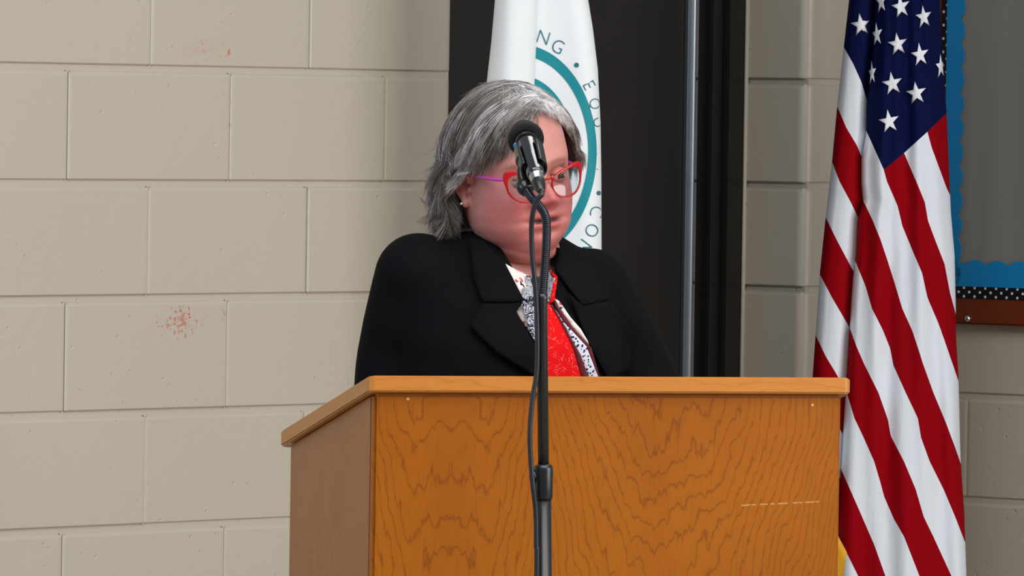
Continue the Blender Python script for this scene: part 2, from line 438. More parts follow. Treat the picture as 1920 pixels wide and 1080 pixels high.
CX = X0 + UC * math.cos(PHI); CY = Z0 + UC * math.sin(PHI)
W2 = wall_backing('wall_right', [(0, 2.6, 0, HZ)], (CX, CY, 0), PHI - PI / 2)
W2['label'] = 'cream painted block wall behind the striped flag'
d2 = (math.sin(PHI), -math.cos(PHI))
def u2_at(px, v=0.0):
    k = (px - 960) / F; x0 = CX + v * math.cos(PHI); y0 = CY + v * math.sin(PHI)
    return (k * y0 - x0) / (d2[0] - k * d2[1])
J2 = u2_at(1818)
for k in range(HT):
    off = J2 if k % 2 == 0 else J2 + LBL / 2
    a = 0.004
    for j in [off + n * LBL for n in range(-3, 8)]:
        if j < a + 0.04: continue
        b = min(j, 2.6); put_block(W2, 'flat', a, b, k); a = b
        if b >= 2.6: break
fl = mesh('floor', *box((0, 10.5, -0.05), (9, 11.5, 0.1)), M['floor'], smooth=False); fl['kind'] = 'structure'; fl['label'] = 'plain beige floor'

# ------------------------------------------------------------------ door in the left wall
dr = empty('door_1', (X0, Z0, 0), 'dark bronze door with a continuous aluminium hinge behind the white flag', None, None, 'structure')
dr.rotation_euler = (0, 0, PHI)
ORG[dr.name] = Vector((0, 0, 0))
def dpart(name, parts, mat, parent=dr, **k): return mesh(name, *merge(*parts), mat, parent, local=True, **k)
FW = 0.05
u_h0, u_h1 = u_at(1281, 0.175), u_at(1302, 0.175)
u_f0 = u_at(1330, 0.17)
# frame: jambs with stop, head
fp = []
fp.append(box(((UJR + u_f0 + 0.03) / 2 + 0.0, 0.155 + 0.04, DOORH / 2), (UJR - u_f0 - 0.03, 0.08, DOORH), 0, 0.003))
fp.append(box((u_f0 + 0.012, 0.168 + 0.04, DOORH / 2), (0.036, 0.08, DOORH), 0, 0.003))
fp.append(box(((u_h1 + u_f0) / 2, 0.185 + 0.03, DOORH / 2), (u_f0 - u_h1 + 0.01, 0.06, DOORH), 0, 0.002))
fp.append(box((UJL + 0.02, 0.155 + 0.04, DOORH / 2), (0.06, 0.08, DOORH), 0, 0.003))
fp.append(box(((UJL + UJR) / 2, 0.155 + 0.04, DOORH - 0.03), (UJR - UJL, 0.079, 0.06), 0, 0.003))
dpart('door_frame', fp, M['frame_dark'], smooth=False)
dpart('door_leaf', [box(((UJL + 0.05 + u_h0) / 2, 0.182 + 0.022, DOORH / 2 - 0.03), (u_h0 - UJL - 0.05, 0.044, DOORH - 0.07), 0, 0.002)], M['door'], smooth=False)
dpart('caulk_bead', [tube([Vector((UJR - 0.001, 0.152, 0)), Vector((UJR - 0.001, 0.152, DOORH))], 0.0042, 10)], M['wall'])
hw = u_h1 - u_h0
hs = dpart('hinge_strip', [box((u_h0 + hw * 0.22, 0.178, 1.09), (hw * 0.42, 0.012, 2.1), 0, 0.001),
                           xf(tube([Vector((u_h0 + hw * 0.52, 0.173, 0.05)), Vector((u_h0 + hw * 0.52, 0.173, 2.13))], hw * 0.17, 12), Matrix.Identity(4)),
                           box((u_h0 + hw * 0.82, 0.178, 1.09), (hw * 0.34, 0.010, 2.1), 0, 0.001)], M['alu'], smooth=False)
for i, py in enumerate((147, 340, 532)):
    uu = u_h0 + hw * 0.82; Y = Z0 + uu * math.sin(PHI); zz = P(1290, py, Y).z
    s_ = dpart('screw', [lathe((uu, 0.1725, zz), (0, -1, 0), [(0, 0.003), (0.0012, 0.003), (0.002, 0.0015)], 10)], M['screw'], parent=hs)
hd = dpart('door_handle', [lathe((UJL + 0.12, 0.182, 1.02), (0, -1, 0), [(0, 0.032), (0.006, 0.032), (0.01, 0.012), (0.05, 0.011), (0.055, 0.024), (0.075, 0.026), (0.082, 0.015)], 18)], M['alu'])

# ------------------------------------------------------------------ lectern
TH = math.radians(17)
LP = P(702, 738, 11.2)                               # top of the front-left edge, under the top board
LO = Vector((LP.x, LP.y, 0)); LW, LD = 0.722, 0.455; LZ = LP.z
lec = empty('lectern', LO, 'honey oak lectern with cathedral grain and a sloping top', 'lectern')
lec.rotation_euler = (0, 0, TH); ORG[lec.name] = Vector((0, 0, 0))
def lpart(name, parts, mat, parent=lec, **k):
    o = mesh(name, *merge(*parts), mat, parent, local=True, **k); return o
SLOPE = 0.212
T = 0.019
lpart('front_panel', [box((LW / 2, T / 2, LZ / 2), (LW, T, LZ - 0.001), 0, 0.0040)], M['oak_front'], smooth=False)
for xs in (T / 2, LW - T / 2):
    pr = prism([(T + 0.0006, 0.0), (LD, 0.0), (LD, LZ - LD * SLOPE - 0.001), (T + 0.0006, LZ - T * SLOPE - 0.001)], 0, -T / 2, T / 2)
    V = [Vector((xs + v.y, v.x, v.z)) for v in pr[0]]
    lpart('side_panel', [(V, pr[1])], M['oak'], smooth=False)
lpart('shelf', [box((LW / 2, LD / 2 + 0.01, 0.62), (LW - 2 * T - 0.001, LD - 0.03, T), 0, 0.001)], M['oak'], smooth=False)
lpart('bottom_shelf', [box((LW / 2, LD / 2 + 0.01, 0.08), (LW - 2 * T - 0.001, LD - 0.03, T), 0, 0.001)], M['oak'], smooth=False)
# sloping top with bullnose front corner
TT = 0.0235; OV = 0.012
sl = math.atan(SLOPE)
tp = box((0, 0, 0), (LW + 2 * OV, 1.0, TT), 0, 0.0)
bm = bmesh.new(); 
plan = []
x0, x1, y0, y1, rc = -OV, LW + OV, -0.011, (LD + 0.022) , 0.010
for cx_, cy_, a0 in ((x0 + rc, y0 + rc, PI), (x1 - rc, y0 + rc, 1.5 * PI), (x1 - rc, y1 - rc, 0), (x0 + rc, y1 - rc, 0.5 * PI)):
    for k in range(6):
        a = a0 + PI / 2 * k / 5; plan.append((cx_ + rc * math.cos(a), cy_ + rc * math.sin(a)))
vs = [bm.verts.new((a, b, 0)) for a, b in plan]; f = bm.faces.new(vs)
r = bmesh.ops.extrude_face_region(bm, geom=[f])
for v in r['geom']:
    if isinstance(v, bmesh.types.BMVert): v.co.z = TT
bmesh.ops.recalc_face_normals(bm, faces=bm.faces[:])
for v in bm.verts:      # shear down to the back; thickness stays vertical
    v.co.z += LZ + 0.0008 - v.co.y * SLOPE
ed = [e for e in bm.edges if abs(e.verts[0].co.z + e.verts[0].co.y * SLOPE - e.verts[1].co.z - e.verts[1].co.y * SLOPE) < 1e-4]
bmesh.ops.bevel(bm, geom=ed, offset=0.0022, segments=2, affect='EDGES')
bm.verts.index_update(); tv = ([v.co.copy() for v in bm.verts], [[v.index for v in f.verts] for f in bm.faces]); bm.free()
lpart('top', [tv], M['oak_edge'], smooth=False)
pl = box((LW / 2, 0, 0), (LW - 0.06, 0.012, 0.02), 0, 0.002)
lpart('book_ledge', [([Vector((v.x, v.y + LD - 0.005, v.z + LZ + TT + 0.0095 - (LD - 0.005) * SLOPE)) for v in pl[0]], pl[1])], M['oak'], smooth=False)
for px, py in ((765, 748), (1533, 757)):
    p = P(px, py, 11.25); xl = (px - 702.6) / (1588.5 - 702.6) * LW
    lpart('nail', [lathe((xl, 0.0004, LZ - (py - 738) / 1284), (0, -1, 0), [(0, 0.0026), (0.0006, 0.0024), (0.0008, 0.0010)], 10)], M['nail'])

# ------------------------------------------------------------------ person
PY = 11.98; SC = F / PY
BYAW = math.radians(17)
bo = P(945, 700, PY); BO = Vector((bo.x, PY, 0))
per = empty('person', BO, 'grey-haired person in a black suit jacket and red glasses speaking at the lectern', 'person')
def BL(a, b, z):     # body-local (to camera right, forward, up) to world
    return BO + Vector((a * math.cos(BYAW) + b * math.sin(BYAW), a * math.sin(BYAW) - b * math.cos(BYAW), z))
def loft(sections, seg=40):
    """sections: (a0, b0, z, half width, front, back, exponent)"""
    V = []
    for (a0, b0, z, hw_, fr, bk, ex) in sections:
        for k in range(seg):
            t = 2 * PI * k / seg; c, s = math.cos(t), math.sin(t)
            x = hw_ * math.copysign(abs(s) ** (2 / ex), s); y = (fr if c > 0 else bk) * math.copysign(abs(c) ** (2 / ex), c)
            V.append(BL(a0 + x, b0 + y, z))
    n = len(sections)
    return V, grid_faces(n, seg, True) + [tuple(range(seg))[::-1], tuple(range((n - 1) * seg, n * seg))]
def limb(pts, rad, seg=20, n=8):
    p = catmull([BL(*q) for q in pts], n)
    rr = []
    for i in range(len(p)):
        f = i / n; j = min(int(f), len(rad) - 2); t = f - j; t = t * t * (3 - 2 * t); rr.append(rad[j] * (1 - t) + rad[j + 1] * t)
    V, Fc = tube(p, rr, seg)
    # rounded ends
    sp = [sphere(p[0], (rr[0],) * 3), sphere(p[-1], (rr[-1],) * 3)]
    return merge((V, Fc), *sp)
def sphere(c, r, nu=16, nv=24, mt=None):
    V = []
    for i in range(nu + 1):
        t = PI * i / nu
        for j in range(nv):
            a = 2 * PI * j / nv
            v = Vector((r[0] * math.sin(t) * math.cos(a), r[1] * math.sin(t) * math.sin(a), r[2] * math.cos(t)))
            V.append((mt @ v if mt else v) + Vector(c))
    return V, grid_faces(nu + 1, nv, True)
def remesh(parts, voxel, smooth_it=6, fac=0.5):
    V, Fc = merge(*parts)
    me = bpy.data.meshes.new('tmp'); me.from_pydata([tuple(v) for v in V], [], Fc); me.update()
    o = bpy.data.objects.new('tmp', me); COL.objects.link(o)
    r = o.modifiers.new('r', 'REMESH'); r.mode = 'VOXEL'; r.voxel_size = voxel; r.adaptivity = 0
    s = o.modifiers.new('s', 'SMOOTH'); s.iterations = smooth_it; s.factor = fac
    dg = bpy.context.evaluated_depsgraph_get(); dg.update()
    ev = o.evaluated_get(dg); m2 = bpy.data.meshes.new_from_object(ev)
    n = len(m2.vertices); co = np.empty(n * 3, dtype=np.float32); m2.vertices.foreach_get('co', co)
    fc = [tuple(p.vertices) for p in m2.polygons]
    bpy.data.objects.remove(o); bpy.data.meshes.remove(me); bpy.data.meshes.remove(m2)
    return co.reshape(-1, 3).astype(float), fc

# --- head, in head-local metres: x to her left, y forward, z up, origin between the ears at eye height
HYAW, HPITCH, HROLL = math.radians(28), math.radians(4), math.radians(-8)
HC = P(962, 322, PY - 0.02)
HM = Matrix.Translation(HC) @ Matrix.Rotation(HYAW, 4, 'Z') @ Matrix.Rotation(HROLL, 4, 'Y') @ Matrix.Rotation(HPITCH, 4, 'X') @ Matrix.Diagonal((1, -1, 1, 1))
HS = 1.06
def HL(x, y, z): return HM @ Vector((x * HS, y * HS, z * HS))
prof = np.array([  # z, half width, front, back
    (0.1225, 0.000, 0.000, 0.000), (0.119, 0.024, 0.022, 0.03), (0.108, 0.043, 0.044, 0.056), (0.09, 0.059, 0.064, 0.076), (0.06, 0.0725, 0.083, 0.092), (0.03, 0.0755, 0.091, 0.096),
    (0.0, 0.0745, 0.0905, 0.094), (-0.03, 0.0745, 0.0905, 0.086), (-0.055, 0.074, 0.0895, 0.07), (-0.075, 0.0705, 0.0875, 0.055),
    (-0.092, 0.062, 0.0835, 0.042), (-0.106, 0.048, 0.0755, 0.030), (-0.117, 0.031, 0.060, 0.014), (-0.122, 0.0, 0.04, 0.0)])
zz = prof[::-1, 0]
def pv(c, z): return np.interp(z, zz, prof[::-1, c])
def smooth_prof(c):
    zs = np.linspace(zz[0], zz[-1], 400); v = np.interp(zs, zz, prof[::-1, c])
    if c: 
        k = np.exp(-np.linspace(-2, 2, 31) ** 2); k /= k.sum(); vp = np.pad(v, 15, mode='edge'); v2 = np.convolve(vp, k, 'valid')
        e = np.clip(np.minimum(np.arange(400), 399 - np.arange(400)) / 25, 0, 1); v = v * (1 - e) + v2 * e
    return zs, v
PS = [smooth_prof(c) for c in range(4)]
def hv(c, z): return np.interp(z, PS[c][0], PS[c][1])
G = lambda x, z, x0, z0, sx, sz: np.exp(-((x - x0) / sx) ** 2 / 2 - ((z - z0) / sz) ** 2 / 2)
def face_relief(x, z):
    d = 0
    d = d + 0.022 * G(x, z, 0, -0.0315, 0.0095, 0.0095) + 0.012 * G(x, z, 0, -0.018, 0.0075, 0.013) + 0.007 * G(x, z, 0, -0.002, 0.007, 0.012)
    for s in (-1, 1):
        d = d + 0.0105 * G(x, z, s * 0.0150, -0.0355, 0.0065, 0.006)
        d = d - 0.010 * G(x, z, s * 0.031, 0.000, 0.0135, 0.009) - 0.004 * G(x, z, s * 0.015, -0.002, 0.007, 0.009)
        d = d + 0.0045 * G(x, z, s * 0.031, 0.021, 0.020, 0.007)
        d = d + 0.0095 * G(x, z, s * 0.046, -0.036, 0.020, 0.017)
        d = d - 0.0035 * G(x, z, s * 0.029, -0.052, 0.006, 0.012)
        d = d + 0.0055 * G(x, z, s * 0.042, -0.076, 0.017, 0.014)
    d = d + 0.0055 * G(x, z, 0, -0.0575, 0.017, 0.0038) + 0.0075 * G(x, z, 0, -0.0718, 0.0145, 0.0048) - 0.0075 * G(x, z, 0, -0.0642, 0.021, 0.0026)
    d = d - 0.003 * G(x, z, 0, -0.082, 0.016, 0.004) + 0.009 * G(x, z, 0, -0.098, 0.017, 0.011)
    d = d + 0.004 * G(x, z, 0, -0.055, 0.026, 0.014)
    return d
nr_, nc_ = 150, 200
Vh = []
for i in range(nr_):
    z = -0.122 + 0.2445 * (0.5 - 0.5 * math.cos(PI * i / (nr_ - 1)))
    wv, fv, bv = hv(1, z), hv(2, z), hv(3, z)
    yc = 0.0
    for j in range(nc_):
        t = 2 * PI * j / nc_; c, s = math.cos(t), math.sin(t); ex = 2.25
        x = wv * math.copysign(abs(s) ** (2 / ex), s)
        if z < -0.10: lo = 0.03 * min(1, (-0.10 - z) / 0.022)
        else: lo = 0
        y = (fv if c > 0 else bv) * math.copysign(abs(c) ** (2 / ex), c)
        y = y * (1 - lo / 0.09) + lo
        if c > 0: y += float(face_relief(x, z)) * min(1, c / 0.45)
        Vh.append(HL(x, y, z))
head_parts = [(Vh, grid_faces(nr_, nc_, True) + [tuple(range(nc_))[::-1], tuple(range((nr_ - 1) * nc_, nr_ * nc_))])]
# soft under-chin and neck
head_parts.append(sphere(HL(0, 0.022, -0.110), (0.053, 0.052, 0.029)))
neck_base = BL(0.012, -0.02, 1.33)
nk = catmull([HL(0, -0.022, -0.05), HL(0, -0.018, -0.10), neck_base + Vector((0.004, 0, 0.035)), neck_base, neck_base + Vector((0, 0, -0.06))], 5)
head_parts.append(tube(nk, [0.056 + 0.004 * min(1, i / 12) + (0.02 * max(0, (i - 14) / 6)) for i in range(len(nk))], 28))
# ears: plate, rolled helix, lobe
for s in (-1, 1):
    def EL(a, b, out): return HL(s * (0.0750 + out), -0.006 + a, -0.010 + b)
    pl_ = [EL(0.012, 0.016, 0.001), EL(-0.004, 0.020, 0.004), EL(-0.008, 0.004, 0.004), EL(0.0, -0.014, 0.002)]
    head_parts.append(tube(catmull(pl_, 5), 0.0085, 12))
    hx = catmull([EL(0.012, 0.004, 0.003), EL(0.016, 0.018, 0.007), EL(0.006, 0.031, 0.012), EL(-0.010, 0.030, 0.015), EL(-0.018, 0.016, 0.015), EL(-0.016, 0.0, 0.012), EL(-0.008, -0.016, 0.007), EL(0.002, -0.026, 0.003)], 5)
    head_parts.append(tube(hx, 0.0042, 10))
    head_parts.append(sphere(EL(0.001, -0.025, 0.004), (0.0075, 0.0075, 0.0095)))
    head_parts.append(sphere(EL(0.013, -0.006, 0.003), (0.004, 0.004, 0.006)))
hco, hfc = remesh(head_parts, 0.0022, 3, 0.5)
# --- torso, legs of the same body under the clothes
body_parts = [loft([(0.0, -0.01, 0.80, 0.155, 0.09, 0.11, 2.3), (0.0, 0.0, 0.92, 0.165, 0.11, 0.12, 2.3), (0, 0, 1.05, 0.150, 0.11, 0.10, 2.3), (0, 0, 1.18, 0.150, 0.12, 0.10, 2.4), (0.0, -0.01, 1.28, 0.14, 0.09, 0.09, 2.3), (0.005, -0.02, 1.335, 0.085, 0.06, 0.06, 2.1), (0.012, -0.02, 1.37, 0.056, 0.055, 0.055, 2)])]
ARMS = {-1: [(-0.138, -0.01, 1.300), (-0.162, -0.035, 1.17), (-0.172, -0.02, 1.055), (-0.160, 0.10, 1.075), (-0.135, 0.205, 1.125)],
        1: [(0.142, -0.01, 1.283), (0.212, -0.03, 1.170), (0.270, -0.02, 1.060), (0.22, 0.10, 1.075), (0.15, 0.205, 1.125)]}
for s in (-1, 1):
    body_parts.append(limb(ARMS[s], [0.05, 0.045, 0.04, 0.035, 0.025]))
    body_parts.append(limb([(s * 0.085, -0.01, 0.83), (s * 0.09, 0.0, 0.62), (s * 0.09, 0.01, 0.45), (s * 0.09, -0.015, 0.25), (s * 0.09, -0.02, 0.08)], [0.085, 0.075, 0.055, 0.05, 0.036]))
bco, bfc = remesh(body_parts, 0.008, 4)
# hands resting on the slope: palm and five fingers each
hands = []
for s in (-1, 1):
    w0 = BL(*ARMS[s][-1]); fw = Vector((math.sin(BYAW) - s * 0.25, -math.cos(BYAW), 0)).normalized(); sd = Vector((-fw.y, fw.x, 0)) * -1
    up = Vector((0, 0, 1)); inn = sd * (-s) if sd.x > 0 else sd * s
    pc = w0 + fw * 0.045 + up * -0.001
    hp = [sphere(pc, (0.036, 0.042, 0.014)), tube([w0 - fw * 0.03, w0 + fw * 0.02], [0.024, 0.026], 16)]
    hands += [remesh(hp, 0.004, 4)]
    for q, (o_, L_) in enumerate(((0.026, 0.066), (0.009, 0.075), (-0.009, 0.070), (-0.026, 0.055))):
        b0 = pc + fw * 0.030 + inn * o_
        f_ = catmull([b0 - fw * 0.01, b0 + fw * L_ * 0.4 + up * 0.008, b0 + fw * L_ * 0.75 + up * 0.004, b0 + fw * L_ + up * -0.006], 4)
        hands.append(tube(f_, [0.0095 - 0.0025 * i / len(f_) for i in range(len(f_))], 10)); hands.append(sphere(f_[-1], (0.007,) * 3, 8, 10))
    t0 = pc - fw * 0.012 + inn * 0.026
    f_ = catmull([t0, t0 + inn * 0.022 + fw * 0.014, t0 + inn * 0.030 + fw * 0.038 + up * -0.003], 4)
    hands.append(tube(f_, [0.0115 - 0.003 * i / len(f_) for i in range(len(f_))], 10)); hands.append(sphere(f_[-1], (0.0085,) * 3, 8, 10))
# --- paint the body: skin tones by anatomy (blush, lips, brows)
iHM = np.array(HM.inverted())
def to_head(co):
    h = np.c_[co, np.ones(len(co))] @ iHM.T; return h[:, :3] / HS
allp = [(hco, hfc), (bco, bfc)] + [(np.array([tuple(v) for v in p[0]]), p[1]) for p in hands]
n0 = 0; VV = []; FF = []
for v, f in allp:
    VV.append(np.asarray(v)); FF += [tuple(i + n0 for i in q) for q in f]; n0 += len(v)
VV = np.concatenate(VV)
L3 = to_head(VV)
base = np.array(lin((192, 132, 124))[:3]); blush = np.array(lin((188, 96, 98))[:3]); lip = np.array(lin((190, 78, 84))[:3]); browc = np.array(lin((150, 100, 86))[:3]); mouth = np.array(lin((52, 14, 16))[:3])
x, y, z = L3.T; front = np.clip((y - 0.02) / 0.03, 0, 1)
def mixc(c, t, f): return c * (1 - f[:, None]) + t * f[:, None]
tint = np.tile(base, (len(VV), 1))
bl = sum(G(x, z, s * 0.048, -0.038, 0.028, 0.026) for s in (-1, 1)) * 0.7 + 0.6 * G(x, z, 0, -0.032, 0.014, 0.012) + 0.55 * G(x, z, 0, -0.10, 0.04, 0.02)
tint = mixc(tint, blush, np.clip(bl, 0, 1) * front)
lm = np.clip(np.exp(-((x / 0.025) ** 4)) * (np.exp(-(((z + 0.0583) / 0.0040) ** 4)) + np.exp(-(((z + 0.0718) / 0.0050) ** 4))), 0, 1)
tint = mixc(tint, lip, lm * front * 0.6)
tint = mixc(tint, mouth, np.clip(np.exp(-((x / 0.0255) ** 6)) * np.exp(-(((z + 0.0644) / 0.0032) ** 4)), 0, 1) * front)
bw = sum(np.exp(-(((np.abs(x) - 0.032) / 0.019) ** 4)) * np.exp(-(((z - 0.0215 + 7.0 * (np.abs(x) - 0.027) ** 2) / 0.0035) ** 2)) for s in (1,))
tint = mixc(tint, browc, np.clip(bw, 0, 1) * front * 0.8)
ear_red = np.clip((np.abs(x) - 0.079) / 0.006, 0, 1) * (z > -0.02) * (y < 0.01)
tint = mixc(tint, blush, ear_red * 0.7)
body = mesh('body', VV, FF, M['skin'], per, attrs={'tint': ('FLOAT_COLOR', np.c_[tint, np.ones(len(tint))])})
# --- eyes
for s in (-1, 1):
    c = HL(s * 0.031, 0.0765, -0.002)
    V, Fc = sphere(c, (0.0122 * HS,) * 3, 16, 20)
    e = mesh('eye', V, Fc, M['eye_white'], per)
    gz = (HM.to_3x3() @ Vector((0.10, 0.97, -0.22))).normalized()
    mesh('iris', *lathe(c, gz, [(0.0105 * HS, 0.0060), (0.0124 * HS, 0.0056), (0.0128 * HS, 0.003), (0.0129 * HS, 0.0)], 18), M['iris'], e)
    # lids: strips of skin wrapping the ball
    for up_, a0, a1 in ((1, 8, 75), (-1, -75, -22)):
        V = []
        na, nb = 10, 16
        for i in range(na + 1):
            el = math.radians(a0 + (a1 - a0) * i / na)
            for k in range(nb + 1):
                az = math.radians(-80 + 160 * k / nb)
                e2 = el * (1 - 0.35 * (abs(az) / 1.4) ** 2) if i == 0 else el
                rr = 0.0136
                V.append(HL(s * 0.031 + rr * math.cos(e2) * math.sin(az), 0.0765 + rr * math.cos(e2) * math.cos(az), -0.002 + rr * math.sin(e2)))
        cc = np.tile(np.r_[lin((186, 112, 100))[:3], 1], (len(V), 1)); cc[:nb + 1] = lin((96, 52, 46))
        lid = mesh('eyelid', V, grid_faces(na + 1, nb + 1), M['skin'], per, attrs={'tint': ('FLOAT_COLOR', cc)}); add_solid(lid, 0.0008)
# --- jacket
jk = [loft([(0.0, -0.005, 0.70, 0.195, 0.14, 0.14, 2.4), (0.0, 0, 0.85, 0.192, 0.145, 0.145, 2.4), (0.0, 0, 1.0, 0.178, 0.145, 0.125, 2.4), (0.0, 0.0, 1.10, 0.178, 0.155, 0.12, 2.4), (0, 0.0, 1.20, 0.178, 0.150, 0.12, 2.4), (0, -0.01, 1.27, 0.172, 0.125, 0.11, 2.3), (0.0, -0.015, 1.315, 0.155, 0.098, 0.095, 2.2), (0.005, -0.02, 1.350, 0.118, 0.076, 0.08, 2.1), (0.01, -0.022, 1.372, 0.075, 0.066, 0.068, 2.0)])]
for s in (-1, 1):
    pts = ARMS[s][:4] + [tuple(np.array(ARMS[s][3]) * 0.25 + np.array(ARMS[s][4]) * 0.75)]
    jk.append(limb(pts, [0.070 if s < 0 else 0.066, 0.066, 0.058, 0.050, 0.040]))
jco, jfc = remesh(jk, 0.007, 8)
# cloth creases: shallow folds pulled from the armpits and elbows
jl = jco - np.array(BO)
nrm_wave = 0.0022 * np.sin(jl[:, 2] * 70 + jl[:, 0] * 38 + 1.5 * np.sin(jl[:, 0] * 24)) * np.clip((np.abs(jl[:, 0]) - 0.10) / 0.06, 0, 1)
jco[:, 1] += nrm_wave
def to_px(v):
    c = CMI @ Vector(v); return 960 + F * c.x / -c.z, 540 - F * c.y / -c.z
CMI = CM.inverted()
def in_poly(x, y, poly):
    c = False
    for i in range(len(poly)):
        (xa, ya), (xb, yb) = poly[i], poly[i - 1]
        if (ya > y) != (yb > y) and x < (xb - xa) * (y - ya) / (yb - ya) + xa: c = not c
    return c
NECK = [(932, 430), (936, 462), (958, 496), (994, 562), (1010, 580), (1034, 545), (1042, 508), (1036, 480), (1040, 430)]
keep = []
for q in jfc:
    cq = sum((jco[i] for i in q)) / len(q); l_ = Vector(cq) - BO; b_ = l_.x * math.sin(BYAW) - l_.y * math.cos(BYAW)
    if b_ > -0.02 and in_poly(*to_px(cq), NECK): continue
    keep.append(q)
jfc = keep
cnt = {}
for q in jfc:
    for i in range(len(q)):
        e = tuple(sorted((q[i], q[i - 1]))); cnt[e] = cnt.get(e, 0) + 1
bn = {}
for (i, k), c in cnt.items():
    if c == 1: bn.setdefault(i, []).append(k); bn.setdefault(k, []).append(i)
for _ in range(25):
    new = {i: 0.5 * jco[i] + 0.5 * sum(jco[k] for k in ns) / len(ns) for i, ns in bn.items()}
    for i, v in new.items(): jco[i] = v
jacket = mesh('jacket', jco, jfc, M['jacket'], per)
bv1 = BVHTree.FromPolygons([tuple(v) for v in jco], jfc)
bv3 = BVHTree.FromPolygons([tuple(v) for v in bco], bfc)
bv2 = BVHTree.FromPolygons([tuple(v) for v in hco], hfc)
CAMP = Vector((0, 0, CZ))
def surf(px, py):
    d = ray(px, py); best = None
    for b in (bv1, bv2, bv3):
        h = b.ray_cast(CAMP, d)
        if h[0] is not None and (best is None or h[3] < best): best = h[3]
    return d, best
def drape(name, poly, off, mat, th=0.0025, step=5, parent=per, puff=0.0, label=None):
    """a piece of cloth lying on the chest: outline in sight-line coordinates, laid on the surface and lifted by off"""
    xs = [p[0] for p in poly]; ys = [p[1] for p in poly]
    n = len(poly); bpts = []
    for i in range(n):
        a, b = Vector(poly[i]), Vector(poly[(i + 1) % n]); m_ = max(1, int((b - a).length / step))
        for k in range(m_): bpts.append(a.lerp(b, k / m_))
    ins = []
    def inside(x, y):
        c = False
        for i in range(len(bpts)):
            p, q = bpts[i], bpts[i - 1]
            if (p.y > y) != (q.y > y) and x < (q.x - p.x) * (y - p.y) / (q.y - p.y) + p.x: c = not c
        return c
    yy = min(ys) + step / 2
    while yy < max(ys):
        xx = min(xs) + step / 2
        while xx < max(xs):
            if inside(xx, yy) and min((Vector((xx, yy)) - b).length for b in bpts) > step * 0.6: ins.append(Vector((xx, yy)))
            xx += step
        yy += step
    nb = len(bpts)
    r = geometry.delaunay_2d_cdt(bpts + ins, [(i, (i + 1) % nb) for i in range(nb)], [], 1, 1e-4)
    V = []
    ds = [surf(p.x, p.y)[1] for p in r[0]]; good = [d for d in ds if d]
    md = sorted(good)[len(good) // 2]
    ds = [md if (d is None or abs(d - md) > 0.12) else d for d in ds]
    nbr = [set() for _ in ds]
    for f in r[2]:
        for i in range(len(f)): nbr[f[i]].add(f[i - 1]); nbr[f[i - 1]].add(f[i])
    raw = list(ds)
    for _ in range(6): ds = [0.4 * ds[i] + 0.6 * sum(ds[k] for k in nbr[i]) / max(1, len(nbr[i])) if nbr[i] else ds[i] for i in range(len(ds))]
    ds = [min(a, b + 0.004) for a, b in zip(ds, raw)]
    for p, d in zip(r[0], ds):
        e = min((p - b).length for b in bpts[:nb]) if puff else 0
        V.append(CAMP + ray(p.x, p.y) * (d - off - puff * min(1, e / 12)))
    o = mesh(name, V, r[2], mat, parent, label=label); add_solid(o, th, 0); return o
def z5(pts): return [(920 + a / 4.154, 460 + b / 4.154) for a, b in pts]
drape('blouse_collar', z5([(85, 125), (190, 190), (290, 235), (300, 260), (250, 400), (120, 200)]), 0.010, M['floral'], label='cream floral blouse collar')
drape('blouse_collar', z5([(195, 515), (250, 450), (320, 520), (320, 700), (290, 660)]), 0.006, M['floral'], label='cream floral blouse front')
drape('blouse_collar', z5([(480, 395), (540, 440), (620, 560), (700, 650), (790, 800), (690, 700), (560, 540)]), 0.0065, M['floral'], label='cream floral blouse edge')
sc = drape('scarf', z5([(430, 440), (480, 470), (530, 560), (650, 800), (725, 1080), (380, 1080), (380, 600)]), 0.013, M['red_print'], puff=0.004, label='red paisley scarf panel')
drape('scarf_border', z5([(275, 235), (330, 245), (330, 400), (300, 435), (240, 405)]), 0.018, M['bw_light'], parent=sc, label='black and white patterned border')
drape('scarf_border', z5([(435, 180), (475, 195), (500, 255), (485, 335), (465, 440), (430, 450)]), 0.018, M['bw_light'], parent=sc)
drape('scarf_edge', z5([(455, 180), (515, 245), (515, 300), (495, 435), (455, 455), (480, 335), (492, 258)]), 0.0215, M['red_print'], parent=sc)
drape('scarf_knot', z5([(318, 250), (440, 240), (440, 450), (340, 455), (300, 430)]), 0.021, M['navy'], puff=0.008, parent=sc, label='navy scarf knot')
drape('scarf_tail', z5([(240, 430), (335, 440), (385, 600), (385, 800), (350, 760), (295, 660)]), 0.019, M['bw_band'], parent=sc, label='black and white scarf tail')
drape('scarf_tail', z5([(330, 440), (395, 450), (395, 620), (345, 580)]), 0.022, M['red_print'], parent=sc)
drape('scarf_border', z5([(465, 455), (500, 495), (580, 640), (700, 850), (780, 1080), (720, 1080), (640, 800), (530, 570)]), 0.0185, M['maroon'], parent=sc, label='maroon border')
drape('scarf_border', z5([(500, 500), (560, 590), (645, 680), (745, 790), (850, 1060), (775, 1060), (680, 850), (590, 650)]), 0.017, M['blue_print'], parent=sc, label='blue and white patterned border')
drape('scarf_border', z5([(488, 435), (560, 520), (640, 640), (785, 800), (855, 1050), (838, 1050), (740, 795), (640, 685), (560, 595)]), 0.0185, M['maroon'], parent=sc)
drape('collar', [(880, 446), (905, 452), (946, 492), (982, 563), (962, 567), (905, 567), (888, 520)], 0.013, M['jacket'], th=0.004, step=7, label='notched jacket collar')
drape('lapel', [(905, 569), (962, 569), (980, 566), (968, 585), (1010, 660), (1026, 710), (1000, 704), (930, 660), (880, 610)], 0.013, M['jacket'], th=0.004, step=7)
